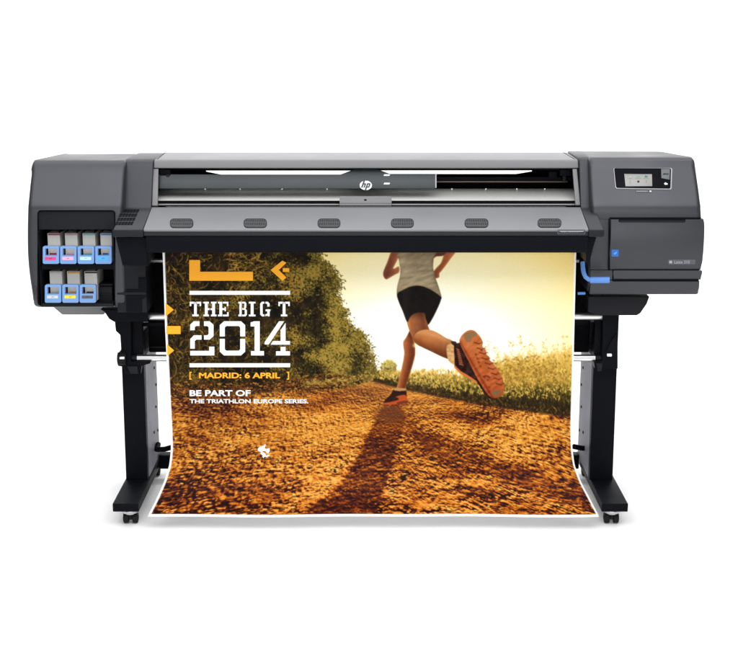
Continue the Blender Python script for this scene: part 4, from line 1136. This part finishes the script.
# stencil slab letters, drawn as outlines in a cell of height 10
def slab(mb, polys, x, y, sx, sy, m):
    for p in polys:
        add_poly(mb, [(x + a * sx, y + b_ * sy) for a, b_ in p], paper, m)
G = {}
bx_ = lambda a, b_, c, d: [(a, b_), (c, b_), (c, d), (a, d)]
G['T'] = [bx_(3.1, 1.4, 5.1, 8.7), bx_(1.8, 8.7, 6.4, 10), bx_(0, 0, 3.6, 1.4), bx_(4.6, 0, 8.2, 1.4), bx_(0, 1.4, 1.1, 3.0), bx_(7.1, 1.4, 8.2, 3.0), bx_(3.1, 0.3, 5.1, 1.5)]
G['H'] = [bx_(1, 0, 3, 10), bx_(6, 0, 8, 10), bx_(3, 4.4, 4.2, 5.7), bx_(4.8, 4.4, 6, 5.7), bx_(0, 0, 1, 1.2), bx_(3, 0, 3.8, 1.2), bx_(5.2, 0, 6, 1.2), bx_(8, 0, 9, 1.2),
          bx_(0, 8.8, 1, 10), bx_(3, 8.8, 3.8, 10), bx_(5.2, 8.8, 6, 10), bx_(8, 8.8, 9, 10)]
G['E'] = [bx_(1, 0, 3, 10), bx_(0, 0, 1, 1.2), bx_(0, 8.8, 1, 10), bx_(3.4, 0, 7.2, 1.2), bx_(3.4, 8.8, 7.4, 10), bx_(3, 4.4, 5.2, 5.7), bx_(6.1, 1.2, 7.2, 3), bx_(6.3, 7.1, 7.4, 8.8), bx_(4.6, 3.6, 5.5, 6.5)]
G['B'] = [bx_(1, 0, 3, 10), bx_(0, 0, 1, 1.2), bx_(0, 8.8, 1, 10), [(3.4, 0), (6, 0), (7.2, 1), (7.2, 3.8), (6.4, 4.8), (5.2, 4.8), (5.2, 3.6), (5.4, 3.4), (5.4, 1.5), (5.0, 1.2), (3.4, 1.2)],
          [(3.4, 4.2), (6.4, 4.8), (7.7, 5.8), (7.7, 9), (6.5, 10), (3.4, 10), (3.4, 8.8), (5.4, 8.8), (5.8, 8.4), (5.8, 6), (5.3, 5.5), (3.4, 5.5)]]
G['I'] = [bx_(1.3, 0, 3.3, 10), bx_(0, 0, 1.3, 1.2), bx_(3.3, 0, 4.6, 1.2), bx_(0, 8.8, 1.3, 10), bx_(3.3, 8.8, 4.6, 10)]
G['G'] = [[(1.4, 0), (3.4, 0), (3.4, 1.3), (2.4, 1.3), (2, 1.8), (2, 8.2), (2.4, 8.7), (3.4, 8.7), (3.4, 10), (1.4, 10), (0, 8.7), (0, 1.3)],
          [(4.2, 0), (6.2, 0), (7.6, 1.3), (7.6, 3.3), (5.7, 3.3), (5.7, 1.8), (5.2, 1.3), (4.2, 1.3)], [(4.4, 5.2), (8.2, 5.2), (8.2, 6.5), (7.6, 6.5), (7.6, 10), (6.2, 10), (5.7, 9.4), (4.2, 10), (4.2, 8.7), (5.7, 8.2), (5.7, 6.5), (4.4, 6.5)]]
mb = MB()
sy = 1.46; y0 = 301.7
for ch, x, sc_ in (('T', 189.8, 1.38), ('H', 203.4, 1.46), ('E', 217.9, 1.46), ('B', 238.4, 1.10), ('I', 248.8, 1.46), ('G', 260.2, 1.24), ('T', 278.4, 1.39)):
    slab(mb, G[ch], x, y0, sc_, sy, WH)
mb.build('title_lettering', banner); mb = MB()
# 2014, in measured outlines
for p in ([(190.2, 324.6), (193.8, 321.2), (199.5, 321.2), (199.5, 326), (196.0, 326), (194.8, 327.2), (194.8, 330.2), (190.2, 330.2)],
          [(204.0, 321.2), (209.6, 321.2), (213.6, 324.8), (213.6, 336), (209.8, 339.6), (204.0, 339.6), (204.0, 335.2), (207.2, 335.2), (208.6, 334), (208.6, 327.2), (207.2, 326), (204.0, 326)],
          [(201.6, 335.2), (201.6, 339.6), (196.4, 339.6), (194.8, 341), (194.8, 348.6), (190.2, 348.6), (190.2, 339), (193.8, 335.2)],
          [(190.2, 350.8), (209.2, 350.8), (209.2, 346.6), (214.4, 346.6), (214.4, 355.4), (190.2, 355.4)],
          [(219.8, 336.4), (219.8, 325), (224.0, 321.2), (241.0, 321.2), (245.2, 325), (245.2, 336.4), (240.2, 336.4), (240.2, 327.4), (238.8, 326), (226.4, 326), (224.8, 327.4), (224.8, 336.4)],
          [(219.8, 338.8), (224.8, 338.8), (224.8, 349.2), (226.4, 350.6), (238.8, 350.6), (240.2, 349.2), (240.2, 338.8), (245.2, 338.8), (245.2, 351.6), (241.0, 355.4), (224.0, 355.4), (219.8, 351.6)],
          [(250.6, 326.4), (250.6, 322.4), (254.2, 321.2), (259.8, 321.2), (259.8, 351), (264, 351), (264, 355.4), (251, 355.4), (251, 351), (254.6, 351), (254.6, 326.4)],
          [(279.0, 321.2), (284.2, 321.2), (268.8, 344.4), (264.6, 344.4), (264.6, 342.2)],
          [(285.6, 322.8), (285.6, 341.0), (290.0, 341.0), (290.0, 344.6), (270.6, 344.6), (273, 341.0), (280.6, 341.0), (280.6, 330.0)],
          [(280.6, 346.8), (285.6, 346.8), (285.6, 351.2), (290, 351.2), (290, 355.4), (276, 355.4), (276, 351.2), (280.6, 351.2)]):
    add_poly(mb, p, paper, WH)
mb.build('year_lettering', banner); mb = MB()
add_letters(mb, 'BE PART OF', (189.6, 250.6, 390.0, 396.2), paper, WH, .035)
mb.build('slogan_lettering', banner); mb = MB()
add_letters(mb, 'THE TRIATHLON EUROPE SERIES.', (189.6, 308.4, 399.0, 403.3), paper, WH, .03)
mb.build('slogan_lettering', banner); mb = MB()
add_letters(mb, 'MADRID: 6 APRIL', (198.9, 280.2, 372.4, 378.3), paper, OR, .035)
for p in ([(189.4, 371.8), (191.8, 371.8), (191.8, 372.8), (190.6, 372.8), (190.6, 378.6), (191.8, 378.6), (191.8, 379.6), (189.4, 379.6)],
          [(289.2, 371.8), (286.8, 371.8), (286.8, 372.8), (288, 372.8), (288, 378.6), (286.8, 378.6), (286.8, 379.6), (289.2, 379.6)]):
    add_poly(mb, p, paper, OR)
mb.build('date_lettering', banner)
sp = [(265, 270), (300, 235), (320, 245), (325, 225), (340, 235), (375, 205), (380, 225), (365, 260), (385, 275), (440, 265), (440, 310), (420, 340), (390, 330), (385, 312), (350, 305), (325, 318), (362, 332), (380, 350), (385, 370), (430, 360), (440, 380), (400, 395), (365, 390), (345, 412), (330, 390), (340, 375), (300, 340), (310, 320), (265, 305)]
mb = MB(); add_poly(mb, [(240 + x / 14.76, 430 + y / 14.75) for x, y in sp], paper, WH)
mb.build('splash_emblem', banner)
